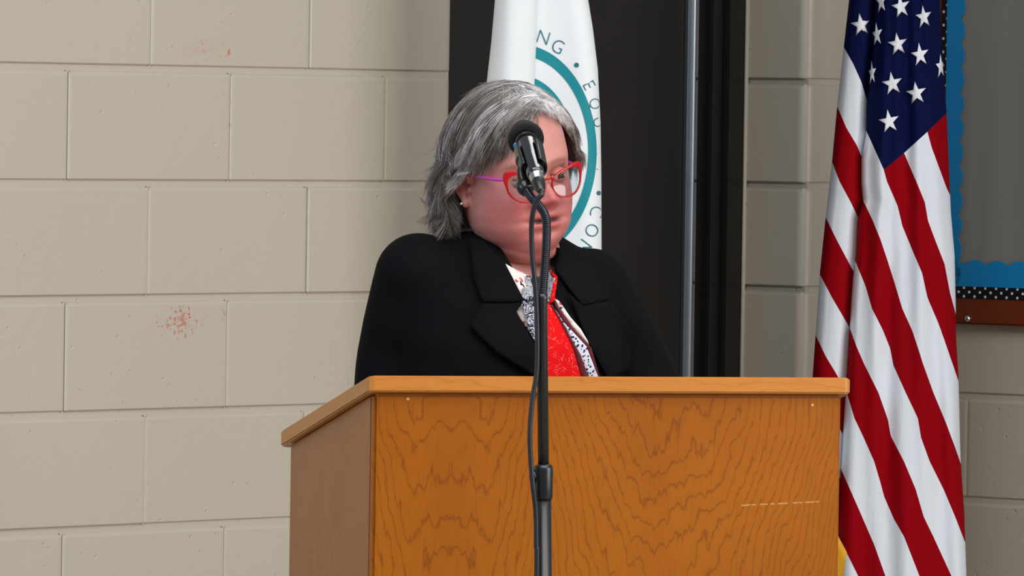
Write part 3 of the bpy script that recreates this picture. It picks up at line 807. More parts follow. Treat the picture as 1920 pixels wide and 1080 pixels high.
drape('collar', [(1046, 464), (1075, 472), (1122, 488), (1147, 520), (1143, 563), (1092, 573), (1066, 540), (1043, 508)], 0.013, M['jacket'], th=0.004, step=7)
drape('lapel', [(1062, 545), (1092, 574), (1143, 565), (1186, 620), (1180, 690), (1140, 712), (1108, 652)], 0.013, M['jacket'], th=0.004, step=7)
# trousers and shoes
tr = [loft([(0, -0.005, 0.78, 0.170, 0.105, 0.125, 2.3), (0, 0.0, 0.9, 0.178, 0.12, 0.13, 2.3), (0, 0, 1.0, 0.168, 0.12, 0.11, 2.3)])]
for s in (-1, 1): tr.append(limb([(s * 0.088, -0.01, 0.83), (s * 0.092, 0.0, 0.62), (s * 0.092, 0.008, 0.45), (s * 0.092, -0.012, 0.25), (s * 0.092, -0.015, 0.075)], [0.094, 0.088, 0.072, 0.070, 0.066]))
tco, tfc = remesh(tr, 0.009, 5)
mesh('trousers', tco, tfc, M['trousers'], per)
for s in (-1, 1):
    sh = remesh([sphere(BL(s * 0.095, 0.075, 0.032), (0.042, 0.085, 0.032)), sphere(BL(s * 0.092, -0.02, 0.042), (0.038, 0.055, 0.042)), box(BL(s * 0.094, 0.04, 0.008), (0.07, 0.2, 0.016), BYAW)], 0.006, 4)
    sh[0][:, 2] -= sh[0][:, 2].min()
    mesh('shoe', sh[0], sh[1], M['shoe'], per)

# --- hair: dark under-layer plus combed strands
def shell(d, k=1.0):
    rx, rz = 0.096, 0.121; ry = 0.105 if d.y > 0 else 0.122
    if d.z < 0: rz = 0.20; rx = 0.103; ry = 0.105 if d.y > 0 else 0.126
    return k / math.sqrt((d.x / rx) ** 2 + (d.y / ry) ** 2 + (d.z / rz) ** 2)
OR = Vector((0, -0.005, 0.012))
def hp(d, k=1.0): return OR + d * shell(d, k)
def dirv(az, el):    # az: 0 front, + her left (camera right); el up
    a, e = math.radians(az), math.radians(el); return Vector((math.sin(a) * math.cos(e), math.cos(a) * math.cos(e), math.sin(e)))
# under-layer cap: covers crown, sides and back down to the nape, open over the face
V = []; nz_, na_ = 34, 60
for i in range(nz_ + 1):
    for j in range(na_):
        az = -180 + 360 * j / na_; aa = abs(az)
        if az < 0: low = np.interp(aa, [0, 25, 50, 66, 82, 97, 106, 130, 180], [48, 34, 19, 11, 8, 3, -32, -44, -46])
        else: low = np.interp(aa, [0, 20, 40, 60, 75, 90, 130, 180], [56, 58, 54, 36, 8, -12, -44, -46])
        el = 90 + (low - 90) * i / nz_
        V.append(HL(*hp(dirv(az, el), 0.955)))
capc = np.tile(np.r_[lin((86, 76, 71))[:3], 1], (len(V), 1))
for i in range(nz_ + 1):
    for j in range(na_):
        az = -180 + 360 * j / na_
        if -5 < az < 66 and i > 7: capc[i * na_ + j] = lin((178, 173, 171))
hair = mesh('hair', V, grid_faces(nz_ + 1, na_, True), M['hair'], per, attrs={'tint': ('FLOAT_COLOR', capc)}, label='wavy chin-length grey hair, whiter at the front')
SV, SF, SCOL = [], [], []
CS3 = [(math.cos(2 * PI * k / 3), math.sin(2 * PI * k / 3)) for k in range(3)]
AXH = Vector((0.2, 0.5, 0.8))
def strand(pts, r, c0, c1):
    n = len(pts); b0 = len(SV)
    for i, p in enumerate(pts):
        t = pts[min(i + 1, n - 1)] - pts[max(i - 1, 0)]; t.normalize()
        nr2 = t.cross(AXH); nr2.normalize(); b_ = t.cross(nr2)
        f = i / (n - 1); rr = r * (1 - 0.75 * f ** 3)
        c = (c0[0] * (1 - f) + c1[0] * f, c0[1] * (1 - f) + c1[1] * f, c0[2] * (1 - f) + c1[2] * f, 1)
        for cs, sn in CS3: SV.append(p + nr2 * (cs * rr) + b_ * (sn * rr)); SCOL.append(c)
    for i in range(n - 1):
        for k in range(3):
            k2 = (k + 1) % 3; SF.append((b0 + i * 3 + k, b0 + i * 3 + k2, b0 + i * 3 + 3 + k2, b0 + i * 3 + 3 + k))
def slerp(a, b, t):
    w_ = math.acos(max(-1, min(1, a.dot(b))))
    if w_ < 1e-4: return a
    return (a * math.sin((1 - t) * w_) + b * math.sin(t * w_)) / math.sin(w_)
def hcol(v, warm=0.5):   # grey value with a warm cast in the dark hair, cool in the white
    v = min(v, 240); wm = max(0, (185 - v) / 100) * 1.9 + 0.15
    return lin((min(255, v * (1 + 0.045 * wm)), v * (1 - 0.01 * wm), max(0, min(255, v * (1 - 0.055 * wm + 0.02)))))[:3]
def lock(root, end, n, k0, k1, v0, v1, spread, wave, flip, curl=0.0, r=0.00034, np_=16, lift=0.0, per_clump=11, sag=0.0):
    """n strands in combed clumps, from direction root to direction end over the hair shell"""
    g = random.gauss
    for _ in range(max(1, n // per_clump)):
        r0 = (root[0] + g(0, spread * 0.9), root[1] + g(0, spread * 0.6)); e0 = (end[0] + g(0, spread), end[1] + g(0, spread * 0.8))
        dk0 = abs(g(0, 0.030)); ph = random.uniform(0, 6.28); wv = wave * random.uniform(0.7, 1.5); fr_ = random.uniform(7, 11); fl_ = flip * random.uniform(0.2, 1.6); cu_ = curl * random.uniform(-0.3, 1.6)
        cv = g(v0 + 10, 26); ce = cv + (v1 - v0) + g(0, 8)
        if random.random() < 0.16: cv += 38; ce += 32
        wid = random.uniform(0.8, 2.6); sg = sag * random.uniform(0.6, 1.4)
        for _s in range(min(n, per_clump)):
            ra = dirv(r0[0] + g(0, wid * 1.2), r0[1] + g(0, wid * 0.8)); eb = dirv(e0[0] + g(0, wid), e0[1] + g(0, wid)); dk = dk0 + g(0, 0.006); pj = ph + g(0, 0.25)
            pts = []; wj = wv * random.uniform(0.7, 1.3)
            for i in range(np_):
                t = i / (np_ - 1); d = slerp(ra, eb, t)
                if sg: d = (d + Vector((0, 0, -sg * math.sin(PI * t)))).normalized()
                p = hp(d, k0 + (k1 - k0) * t - dk + lift * math.sin(PI * t))
                a = pj + t * fr_; q0 = wj * (0.25 + 0.75 * t)
                p = p + Vector((math.sin(a) * 0.7, math.cos(a) * q0 / max(q0, 1e-9) * 0.9, math.sin(a + 1.2) * 0.5)) * q0
                if t > 0.66:
                    q = (t - 0.66) / 0.34; o_ = Vector((d.x, d.y, 0)).normalized()
                    p = p + o_ * (fl_ * q * q) + Vector((0, 0, cu_ * q * q))
                pts.append(HL(*p))
            v = max(34, cv + g(0, 9)); vv = max(34, ce + g(0, 9))
            strand(pts, r * random.uniform(0.7, 1.4), hcol(v), hcol(vv))
PART = [(30, 60), (38, 72), (60, 84), (150, 84)]
# camera-left side: from the parting across, over the ear and down behind it to the nape
for az, el, pi_, v0, v1, n in ((-22, 28, 0, 170, 110, 260), (-33, 20, 0, 150, 95, 300), (-46, 13, 0, 132, 86, 320), (-58, 8, 0, 132, 88, 340), (-69, 5, 1, 136, 95, 340), (-80, 3, 1, 142, 102, 340), (-89, 2, 1, 134, 108, 340), (-97, -2, 1, 122, 96, 360)):
    lock(PART[pi_], (az, el), n, 1.0, 1.0, v0, v1, 5.0, 0.0035, 0.003, -0.004)
for az, el, pi_, v0, v1, n in ((-104, -20, 1, 128, 92, 360), (-108, -32, 2, 125, 92, 420), (-114, -40, 2, 118, 88, 440), (-122, -43, 2, 112, 84, 440), (-132, -44, 3, 105, 80, 420), (-146, -45, 3, 98, 76, 380), (-165, -45, 3, 92, 74, 300), (175, -45, 3, 90, 74, 240)):
    lock(PART[pi_], (az, el), n, 1.0, 1.06, v0, v1, 5.0, 0.0060, 0.016, 0.010)
# loose curls at the ends and tumbling waves over the side
for az in (-104, -112, -122, -134, -146): lock((az - 12, 4), (az, -46), 230, 0.99, 1.08, 112, 92, 6.0, 0.0095, 0.022, 0.020)
for az in (-98, -110, -124): lock((az + 8, 40), (az, -12), 170, 1.0, 1.05, 125, 105, 7.0, 0.009, 0.010, 0.0)
for az, el in ((-62, 12), (-74, 10), (-84, 6)): lock(PART[0], (az, el), 70, 1.02, 1.03, 196, 172, 2.0, 0.007, 0.004, 0.0, per_clump=12)
# pale lock tucked across the ear
lock((-60, 13), (-90, -15), 200, 1.0, 1.03, 140, 172, 2.2, 0.004, 0.006, 0.010, per_clump=14)
for az in (-94, -98, -102): lock((-114, 8), (az, -41), 240, 0.93, 0.98, 95, 78, 4.0, 0.006, 0.006, 0.004)
# camera-right side: white swoop at the forehead and darker side lock
for az, el, v0, v1, n in ((26, 56, 215, 200, 220), (38, 53, 225, 205, 260), (50, 44, 222, 200, 300), (58, 36, 215, 175, 300), (66, 24, 190, 135, 300), (74, 10, 150, 108, 320), (84, -6, 118, 98, 300), (96, -14, 108, 92, 240), (112, -34, 105, 85, 240), (130, -44, 100, 80, 240), (155, -45, 95, 78, 240)):
    lock(PART[1] if az < 80 else PART[2], (az, el), n, 1.0, 1.02 if el > 15 else 1.09, v0, v1, 4.0, 0.0035, 0.004 if el < 0 else 0.001)
for az, el in ((10, 49), (18, 46), (27, 43), (36, 41), (45, 38), (54, 33)): lock((36, 70), (az, el), 190, 1.0, 1.015, 238, 236, 3.0, 0.0035, 0.002, per_clump=14)
# fringe swept from the parting to the camera-left temple
for el, v in ((42, 190), (33, 165), (25, 132), (18, 108), (13, 100)):
    lock((26, 58), (-38, el), 170, 1.0, 1.01, v + 10, v - 30, 3.0, 0.003, 0.0, lift=0.02)
# crown volume and fly-away hairs
for az in range(-170, 190, 20):
    fr_side = -25 < az < 85
    lock((az + 20, 80), (az, 63 if fr_side else 34), 130, 1.0, 1.012, 185 if fr_side else 122, 190 if fr_side else 122, 5 if fr_side else 8, 0.004, 0.0)
for _ in range(70):
    az = random.uniform(-175, -100); lock((az, random.uniform(-20, 60)), (az + random.uniform(-12, 12), random.uniform(-52, 10)), 1, 1.03, 1.12, 125, 115, 3, 0.008, 0.024, 0.01, r=0.0003, per_clump=1)
for _ in range(30):
    az = random.uniform(-170, 60); lock((az, 85), (az + random.uniform(-12, 12), random.uniform(50, 65)), 1, 1.02, 1.06, 135, 125, 3, 0.006, 0.004, r=0.0003, per_clump=1)
hs_ = mesh('hair_strands', np.array([tuple(v) for v in SV]), SF, M['hair'], hair, attrs={'tint': ('FLOAT_COLOR', np.array(SCOL))}); hs_['kind'] = 'stuff'
# --- glasses
def lens_curve(s, grow, n=48):
    pts = []
    for k in range(n):
        a = 2 * PI * k / n; c, q = math.cos(a), math.sin(a)
        hx = 0.0262; hz = 0.0168 if q > 0 else 0.0215
        x = hx * math.copysign(abs(c) ** 0.88, c); z = hz * math.copysign(abs(q) ** 0.88, q)
        x += 0.0045 * max(0, c) * max(0, q); z += (0.0055 * c + 0.003 * max(0, c)) * max(0, q) ** 0.7 + 0.0015 * c * (1 - max(0, q)) * (1 if q > 0 else 0)      # cat-eye upsweep
        x -= 0.004 * max(0, c) * max(0, -q)
        tk = 0.0022 + 0.0008 * max(0, q) + 0.0135 * max(0, c) ** 2 * max(0, q) ** 1.2 + 0.003 * max(0, c) * max(0, q)
        nx, nz = c / hx, q / hz; l_ = math.hypot(nx, nz); nx /= l_; nz /= l_
        if grow: x += nx * tk; z += nz * tk
        pts.append((s * (0.0335 + x), z))
    return pts
GY, GZ = 0.1085, -0.0095
def gp(x, z, dy=0.0):     # slight wrap of the front
    return HL(x, GY + dy - 6.0 * x * x * 0.6, GZ + z - 0.10 * dy)
gv = []
n = 48
for s in (-1, 1):
    inn_, out_ = lens_curve(s, False), lens_curve(s, True)
    V = []
    for ring, dy in ((inn_, 0.0), (out_, 0.0), (out_, -0.004), (inn_, -0.004)): V += [gp(a, b, dy) for a, b in ring]
    Fc = []
    for r_ in range(4):
        for k in range(n): Fc.append((r_ * n + k, r_ * n + (k + 1) % n, ((r_ + 1) % 4) * n + (k + 1) % n, ((r_ + 1) % 4) * n + k))
    gv.append((V, Fc))
br = catmull([gp(-0.0095, 0.006, -0.002), gp(0, 0.0095, 0.001), gp(0.0095, 0.006, -0.002)], 6)
gv.append(tube(br, 0.0024, 10))
gl = mesh('glasses', *merge(*gv), M['glasses_red'], per, label='red cat-eye glasses'); 
bevel = gl.modifiers.new('b', 'BEVEL'); bevel.width = 0.0006; bevel.segments = 2
for s in (-1, 1):
    V = [gp(a, b, -0.002) for a, b in lens_curve(s, False)]
    V2 = [gp(a, b, -0.0032) for a, b in lens_curve(s, False)]
    def mid(W, f): c_ = sum(W, Vector()) / len(W); return [c_] + [c_.lerp(p, f) for p in W] + W
    V, V2 = mid(V, 0.6), mid(V2, 0.6); m1 = 2 * n + 1; lf = []
    for k in range(n):
        k2 = (k + 1) % n
        for o_, fl in ((0, 1), (m1, -1)): lf += [(o_, o_ + 1 + k, o_ + 1 + k2)[::fl], (o_ + 1 + k, o_ + 1 + n + k, o_ + 1 + n + k2, o_ + 1 + k2)[::fl]]
    mesh('lens', V + V2, lf, M['lens'], gl)
    tpts = [gp(s * 0.0640, 0.014, -0.004), HL(s * 0.0690, 0.078, 0.004), HL(s * 0.0775, 0.035, 0.006), HL(s * 0.0835, -0.008, 0.006), HL(s * 0.082, -0.035, -0.012)]
    tp_ = catmull(tpts, 6)
    V, Fc = tube(tp_, 0.0026, 10)
    mesh('temple', V, Fc, M['glasses_purple'], gl, label='magenta temple arm')
# --- ear stud
mesh('earring', *sphere(HL(-0.0750 - 0.0115, -0.005, -0.0365), (0.0032,) * 3, 10, 14), M['chrome'], per, label='small round stud earring')

# ------------------------------------------------------------------ microphone stand (in front of the lectern)
MY = 10.93
pa, pb = P(1016, 560, MY), P(1021, 1080, MY)
dv = (pb - pa); foot = pa + dv * (pa.z / -dv.z)
ax = (pa - foot).normalized(); Hp = (pa - foot).length
def hz(py): return (P(1018, py, MY) - foot).dot(ax)
st = empty('microphone_stand', foot, 'black microphone stand with a gooseneck in front of the lectern', 'stand')
mesh('pole', *lathe(foot, ax, [(hz(925), 0.0078), (hz(565), 0.0078), (hz(560), 0.0085), (hz(552), 0.0085), (hz(550), 0.006)], 24), M['black_metal'], st, label='thin upper tube')
mesh('pole', *lathe(foot, ax, [(0.02, 0.0107), (hz(930), 0.0107)], 24), M['black_metal'], st, label='thicker lower tube')
ck = mesh('clutch', *lathe(foot, ax, [(hz(936), 0.0118), (hz(932), 0.0128), (hz(915), 0.0132), (hz(880), 0.0136), (hz(874), 0.0132), (hz(871), 0.0105), (hz(870), 0.008)], 28), M['black_plastic'], st)
cc = foot + ax * hz(893)
mesh('clutch_knob', *lathe(cc + Vector((-0.010, 0, 0)), (-1, -0.15, 0), [(0, 0.009), (0.006, 0.010), (0.009, 0.008), (0.010, 0.004)], 16), M['black_plastic'], ck)
mesh('base', *lathe(foot, (0, 0, 1), [(0, 0.125), (0.006, 0.128), (0.014, 0.125), (0.024, 0.09), (0.03, 0.03), (0.05, 0.02), (0.055, 0.012)], 40), M['black_metal'], st)
gpath = catmull([P(986, 355, MY + 0.030), P(997, 371, MY + 0.016), P(1012, 387, MY + 0.004), P(1022, 404, MY), P(1025, 428, MY), P(1023, 480, MY), P(1019, 530, MY), P(1016.5, 560, MY)], 12)
# ridged flexible tube: the winding is geometry
gd = [gpath[0]]
for i in range(len(gpath) - 1):
    k = max(1, round((gpath[i + 1] - gpath[i]).length / 0.0007))
    for q in range(1, k + 1): gd.append(gpath[i].lerp(gpath[i + 1], q / k))
rad = [0.0062 + 0.00035 * math.sin(2 * PI * i / 4.0) for i in range(len(gd))]
mesh('gooseneck', *tube(gd, rad, 14), plain('gooseneck_metal', (52, 54, 60), 0.22, 0.85), st)
# microphone
mb, mh = P(1005, 329, MY + 0.012), P(986, 261, MY + 0.120)
maxis = (mh - mb).normalized(); ML = (mh - mb).length
mic = empty('microphone', mb, 'black handheld microphone held in a clip in front of her face', 'microphone')
mesh('handle', *lathe(mb, maxis, [(-0.002, 0.0100), (0.0, 0.0122), (0.003, 0.0128), (ML * 0.55, 0.0145), (ML * 0.80, 0.0160), (ML * 0.86, 0.0164), (ML * 0.88, 0.0156), (ML * 0.905, 0.0156), (ML * 0.915, 0.0166), (ML - 0.002, 0.0172)], 36), M['mic_gloss'], mic)
def mat_grille():
    m = NT('black_mesh_grille'); m.base(lin((16, 16, 18))); m.rough(0.5); m.b.inputs['Metallic'].default_value = 0.3
    v = m.n('ShaderNodeTexVoronoi'); m.l(m.obj(), v.inputs['Vector']); v.inputs['Scale'].default_value = 1300
    m.bump(v.outputs['Distance'], 0.9, 0.001); return m.m
gm = mat_grille()
mesh('collar_ring', *lathe(mb, maxis, [(ML - 0.003, 0.0165), (ML - 0.0025, 0.0180), (ML - 0.004, 0.0240), (ML - 0.002, 0.0262), (ML + 0.005, 0.0262), (ML + 0.007, 0.0240)], 40), gm, mic)
mesh('grille', *lathe(mb, maxis, [(ML + 0.006, 0.0225), (ML + 0.012, 0.0225), (ML + 0.020, 0.0212), (ML + 0.030, 0.0170), (ML + 0.037, 0.0115), (ML + 0.041, 0.005), (ML + 0.042, 0.0)], 36), gm, mic)
mesh('emblem_dot', *sphere(mb + maxis * ML * 0.9 + (P(966, 262, MY) - P(987, 262, MY)).normalized() * 0.0165 + Vector((0, -0.003, -0.004)), (0.0032, 0.002, 0.0045), 8, 12), plain('blue_dot', (40, 100, 190), 0.3), mic, label='small blue mark')
# clip: split sleeve round the handle with a swivel joint
side = maxis.cross(Vector((0, -1, 0))).normalized(); upv = side.cross(maxis).normalized()
V = []; na_ = 26
for h, r_in in ((0.022, 0.0), (0.024, 0.0005), (0.060, 0.0006), (0.083, 0.0008), (0.086, 0.0)):
    rr = 0.0128 + (h / ML) * 0.0035
    for k in range(na_ + 1):
        a = math.radians(-232 + 284 * k / na_)
        V.append(mb + maxis * h + (side * math.cos(a) + upv * math.sin(a)) * (rr + 0.0030 + r_in))
clip = mesh('clip', V, grid_faces(5, na_ + 1), M['black_plastic'], st); add_solid(clip, 0.0026, -1)
kc = P(985, 352, MY + 0.034)
jn = (mb + maxis * 0.05)
mesh('clip_stem', *tube(catmull([jn - side * 0.013, (jn - side * 0.013).lerp(kc, 0.5) + Vector((-0.004, 0, 0)), kc], 6), 0.0068, 14), M['black_plastic'], st)
mesh('swivel_knob', *lathe(jn - side * 0.0150 + upv * 0.003, -side + Vector((0, -0.8, 0)), [(0, 0.008), (0.004, 0.0085), (0.006, 0.006), (0.0065, 0.003)], 18), M['black_plastic'], st)
ka = (gpath[1] - gpath[0]).normalized()
mesh('thread_collar', *lathe(kc - ka * 0.010, ka, [(0, 0.0095), (0.002, 0.0118), (0.012, 0.0122), (0.014, 0.0105), (0.017, 0.0105), (0.018, 0.0075)], 26), M['black_plastic'], st)
# cable with its plug
cb = empty('microphone_cable', P(1003, 1080, MY - 0.02), 'black microphone cable looped down along the stand', 'cable')
pax = (P(1011, 352, MY - 0.012) - mb).normalized()
pl0 = mb - maxis * 0.001
dn = (-maxis * 0.95 + Vector((0.06, 0.0, -0.12))).normalized()
pg = mesh('plug', *lathe(pl0, dn, [(0, 0.0108), (0.004, 0.0108), (0.005, 0.0100), (0.016, 0.0100), (0.017, 0.0094)], 26), M['chrome'], cb, label='silver plug shell')
mesh('plug_boot', *lathe(pl0 + dn * 0.0165, dn, [(0, 0.0100), (0.004, 0.0098), (0.014, 0.0085), (0.022, 0.0060), (0.027, 0.0042)], 22), M['black_plastic'], cb)
pe = pl0 + dn * 0.040
cpath = [pl0 + dn * 0.038, pl0 + dn * 0.050, P(1006, 376, MY - 0.030), P(999, 400, MY - 0.026), P(996.5, 430, MY - 0.020), P(998, 480, MY - 0.016), P(1003, 530, MY - 0.014), P(1006, 580, MY - 0.012), P(1007.5, 650, MY - 0.012), P(1006, 700, MY - 0.012),
         P(998, 752, MY - 0.014), P(993.5, 810, MY - 0.016), P(995, 860, MY - 0.016), P(999, 910, MY - 0.016), P(1004.5, 960, MY - 0.012), P(1005.5, 1020, MY - 0.012), P(1006, 1090, MY - 0.012)]
low = cpath[-1]; f2 = Vector((low.x, low.y, 0))
cpath += [Vector((low.x - 0.002, low.y - 0.002, 0.5)), Vector((low.x - 0.004, low.y - 0.004, 0.12)), Vector((low.x - 0.05, low.y - 0.10, 0.042)), Vector((low.x - 0.12, low.y - 0.17, 0.006)), Vector((low.x - 0.30, low.y - 0.25, 0.0045)), Vector((low.x - 0.7, low.y - 0.2, 0.0045))]
mesh('cord', *tube(catmull(cpath, 10), 0.0037, 10), M['rubber'], cb)

# ------------------------------------------------------------------ flags
def itp(pts, q): a = np.array(pts); return float(np.interp(q, a[:, 1], a[:, 0]))
def extrap(pts):   # lengthen a boundary polyline (x, y) at both ends along its end slopes
    p = sorted(pts, key=lambda a: a[1]); (xa, ya), (xb, yb) = p[0], p[1]; (xc, yc), (xd, yd) = p[-2], p[-1]
    s0 = (xb - xa) / (yb - ya); s1 = (p[-1][0] - p[max(0, len(p) - 4)][0]) / (p[-1][1] - p[max(0, len(p) - 4)][1])
    return [(xa - s0 * 900, ya - 900)] + p + [(xd + s1 * 900, yd + 900)]
FY = 14.62
US = empty('flag', Vector((P(1690, 500, FY).x, FY + 0.085, 0)), 'red, white and blue striped flag hanging in folds on the right', 'flag')
LE = [(1640, -420), (1622, -200), (1592, 0), (1582, 88), (1570, 195), (1560, 303), (1548, 407), (1537, 514), (1529, 628), (1524, 700), (1516, 820), (1510, 950), (1506, 1100), (1505, 1180)]
RE = [(1716, -420), (1738, -200), (1763, 0), (1765, 60), (1769, 130), (1775, 213), (1780, 330), (1783, 400), (1790, 480), (1792, 570), (1793, 640), (1797, 700), (1799, 780), (1801, 860), (1808, 960), (1812, 1080), (1814, 1180)]
FO = [(1662, -420), (1655, -200), (1640, 0), (1635, 90), (1628, 150), (1625, 200), (1624, 247), (1615, 300), (1615, 345), (1618, 375), (1608, 412), (1605, 480), (1600, 512), (1596, 565), (1593, 615), (1587, 710), (1580, 820), (1573, 950), (1568, 1100), (1566, 1180)]
LB = {0: [(1582, 88), (1600, 120), (1615, 153), (1626, 190)], 1: [(1570, 200), (1587, 240), (1607, 273), (1616, 295)], 2: [(1560, 303), (1574, 340), (1595, 379), (1609, 408)],
      3: [(1548, 407), (1570, 452), (1601, 510)], 4: [(1537, 514), (1560, 558), (1594, 616)], 5: [(1529, 628), (1549, 670), (1574, 711)]}
MB = {0: [(1739, 247), (1747, 277), (1763, 320), (1775, 353), (1781, 365)], 1: [(1695, 287), (1718, 340), (1734, 379), (1740, 414), (1753, 449), (1771, 495), (1781, 548), (1791, 585)],
      2: [(1657, 318), (1663, 340), (1683, 386), (1692, 424), (1711, 470), (1729, 512), (1739, 558), (1760, 607), (1780, 664), (1796, 711)],
      3: [(1618, 375), (1635, 410), (1651, 449), (1664, 488), (1676, 526), (1692, 579), (1711, 621), (1725, 664), (1730, 680), (1750, 736), (1773, 791), (1791, 839), (1801, 868)],
      4: [(1607, 498), (1623, 537), (1635, 579), (1655, 618), (1669, 653), (1675, 685), (1698, 736), (1721, 784), (1727, 821), (1743, 865), (1769, 917), (1791, 969), (1808, 1013)],
      5: [(1593, 614), (1606, 650), (1620, 682), (1647, 736), (1665, 787), (1670, 817), (1695, 865), (1717, 917), (1732, 969), (1750, 1006), (1784, 1080)],
      6: [(1582, 720), (1591, 747), (1602, 784), (1621, 824), (1639, 865), (1650, 902), (1658, 932), (1676, 973), (1695, 1006), (1724, 1080)],
      7: [(1587, 902), (1610, 954), (1639, 1021), (1660, 1080)], 8: [(1550, 960), (1586, 1034), (1610, 1082)]}
def sfield(B, py, px):
    ks = sorted(B, reverse=True); xs = [itp(EX[id(B)][k], py) for k in ks]
    for i in range(1, len(xs)): xs[i] = max(xs[i], xs[i - 1] + 2)
    if px <= xs[0]: return ks[0] + (xs[0] - px) / 50.0
    if px >= xs[-1]: return ks[-1] - (px - xs[-1]) / 50.0
    return float(np.interp(px, xs, ks))
EX = {id(LB): {k: extrap(v) for k, v in LB.items()}, id(MB): {k: extrap(v) for k, v in MB.items()}}
def main_depth(px, py):
    l, r = itp(FO, py), itp(RE, py); q = (px - l) / (r - l)
    d = -0.020 * math.sin(PI * min(1, max(0, q))) + 0.007 * math.sin(2 * PI * (2.2 * q + 0.0004 * py) + 0.6) + 0.0035 * math.sin(2 * PI * (4.7 * q - 0.0007 * py))
    e = max(0, (q - 0.86) / 0.14); d += 0.05 * (1 - math.sqrt(max(0, 1 - min(1, e) ** 2)))
    e = max(0, (0.07 - q) / 0.07); d += 0.035 * (1 - math.sqrt(max(0, 1 - min(1, e) ** 2)))
    return FY + d
def left_depth(px, py):
    l, r = itp(LE, py), itp(FO, py); q = (px - l) / (r - l)
    d = 0.018 - 0.018 * math.sin(PI * min(1, max(0, q)) * 0.8) + 0.035 * max(0, q - 0.75) / 0.25
    e = max(0, (0.25 - q) / 0.25); d += 0.05 * (1 - math.sqrt(max(0, 1 - min(1, e) ** 2)))
    return FY + d
def canton_main(px, py):
    # below this line the canton ends: left seam down to the tip, then fly end rising to the right
    lx = [(1560, -900), (1625, 247), (1640, 280), (1657, 318)]
    yb = np.interp(px, [1500, 1657, 1695, 1739, 1774, 1850], [430, 319, 287, 247, 213, 140])
    if px < 1657: 
        yl = np.interp(px, [1500, 1625, 1640, 1657], [-10, 247, 280, 318]); return (yl - py) / 40.0
    return (yb - py) / 40.0
def canton_left(px, py):
    yl = np.interp(px, [1520, 1582, 1600, 1615, 1626, 1700], [-20, 88, 120, 153, 190, 420]); return (yl - py) / 40.0
def sheet(le, re, B, depth, cant, ny, nx, ext_r):
    V, s_, c_ = [], [], []
    for i in range(ny + 1):
        py = -420 + 1600 * i / ny; l, r = itp(le, py), itp(re, py) + ext_r
        for j in range(nx + 1):
            q = j / nx; px = l + (r - l) * (0.5 - 0.5 * math.cos(PI * q)) if True else l
            V.append(P(px, py, depth(px, py))); s_.append(sfield(B, py, px)); c_.append(cant(px, py))
    Fc = grid_faces(ny + 1, nx + 1)
    # back leaf: closes the drape behind
    n1 = len(V); nb = 12
    for i in range(ny + 1):
        py = -420 + 1600 * i / ny; l, r = itp(le, py), itp(re, py) + ext_r
        for j in range(nb + 1):
            q = j / nb; px = l + (r - l) * q; yb = depth(l, py) * (1 - q) + depth(r, py) * q + 0.075 * math.sin(PI * q) ** 0.7
            V.append(P(px, py, yb)); s_.append(sfield(B, py, px)); c_.append(cant(px, py))
    Fc += [tuple(k + n1 for k in f)[::-1] for f in grid_faces(ny + 1, nb + 1)]
    return V, Fc, s_, c_
Va, Fa, sa, ca = sheet(LE, FO, LB, left_depth, canton_left, 320, 36, 22)
Vb, Fb, sb, cb_ = sheet(FO, RE, MB, main_depth, canton_main, 320, 90, 0)
V, Fc = merge((Va, Fa), (Vb, Fb))
mesh('flag_cloth', V, Fc, M['flag'], US, attrs={'stripe': ('FLOAT', sa + sb), 'canton': ('FLOAT', ca + cb_)})
for (sx, sy, wd, rot, lft) in ((1614, 47, 38, 8, 1), (1644, 65, 20, 8, 0), (1689, 13, 34, 10, 0), (1732, 32, 30, 8, 0), (1683, 83, 36, 8, 0), (1725, 103, 33, 8, 0), (1764, 125, 18, 5, 0), (1635, 137, 15, 5, 0), (1673, 157, 38, 9, 0), (1718, 175, 38, 8, 0), (1667, 228, 38, 9, 0), (1652, 3, 20, 8, 0), (1700, -58, 36, 9, 0), (1665, -75, 26, 9, 0), (1735, -40, 28, 8, 0), (1612, -40, 30, 8, 1)):
    pts = []
    for k in range(10):
        a = PI / 2 + math.radians(rot) + k * PI / 5; rr = 1.0 if k % 2 == 0 else 0.38
        pts.append((rr * math.cos(a) * wd / 1.9, -rr * math.sin(a) * 23))
    fn = left_depth if lft else main_depth
    def on(px, py): 
        px = min(px, itp(RE, py) - 0.6); return P(px, py, fn(px, py) - 0.0045)
    V = [on(sx, sy)] + [on(sx + a, sy + b) for a, b in pts] + [on(sx + a * 0.5, sy + b * 0.5) for a, b in pts]
    Fc = []
    for k in range(10):
        k2 = (k + 1) % 10; Fc += [(0, 11 + k2, 11 + k), (11 + k, 11 + k2, 1 + k2, 1 + k)]
    o = mesh('star', V, Fc, M['star'], US); add_solid(o, 0.0008, 0)
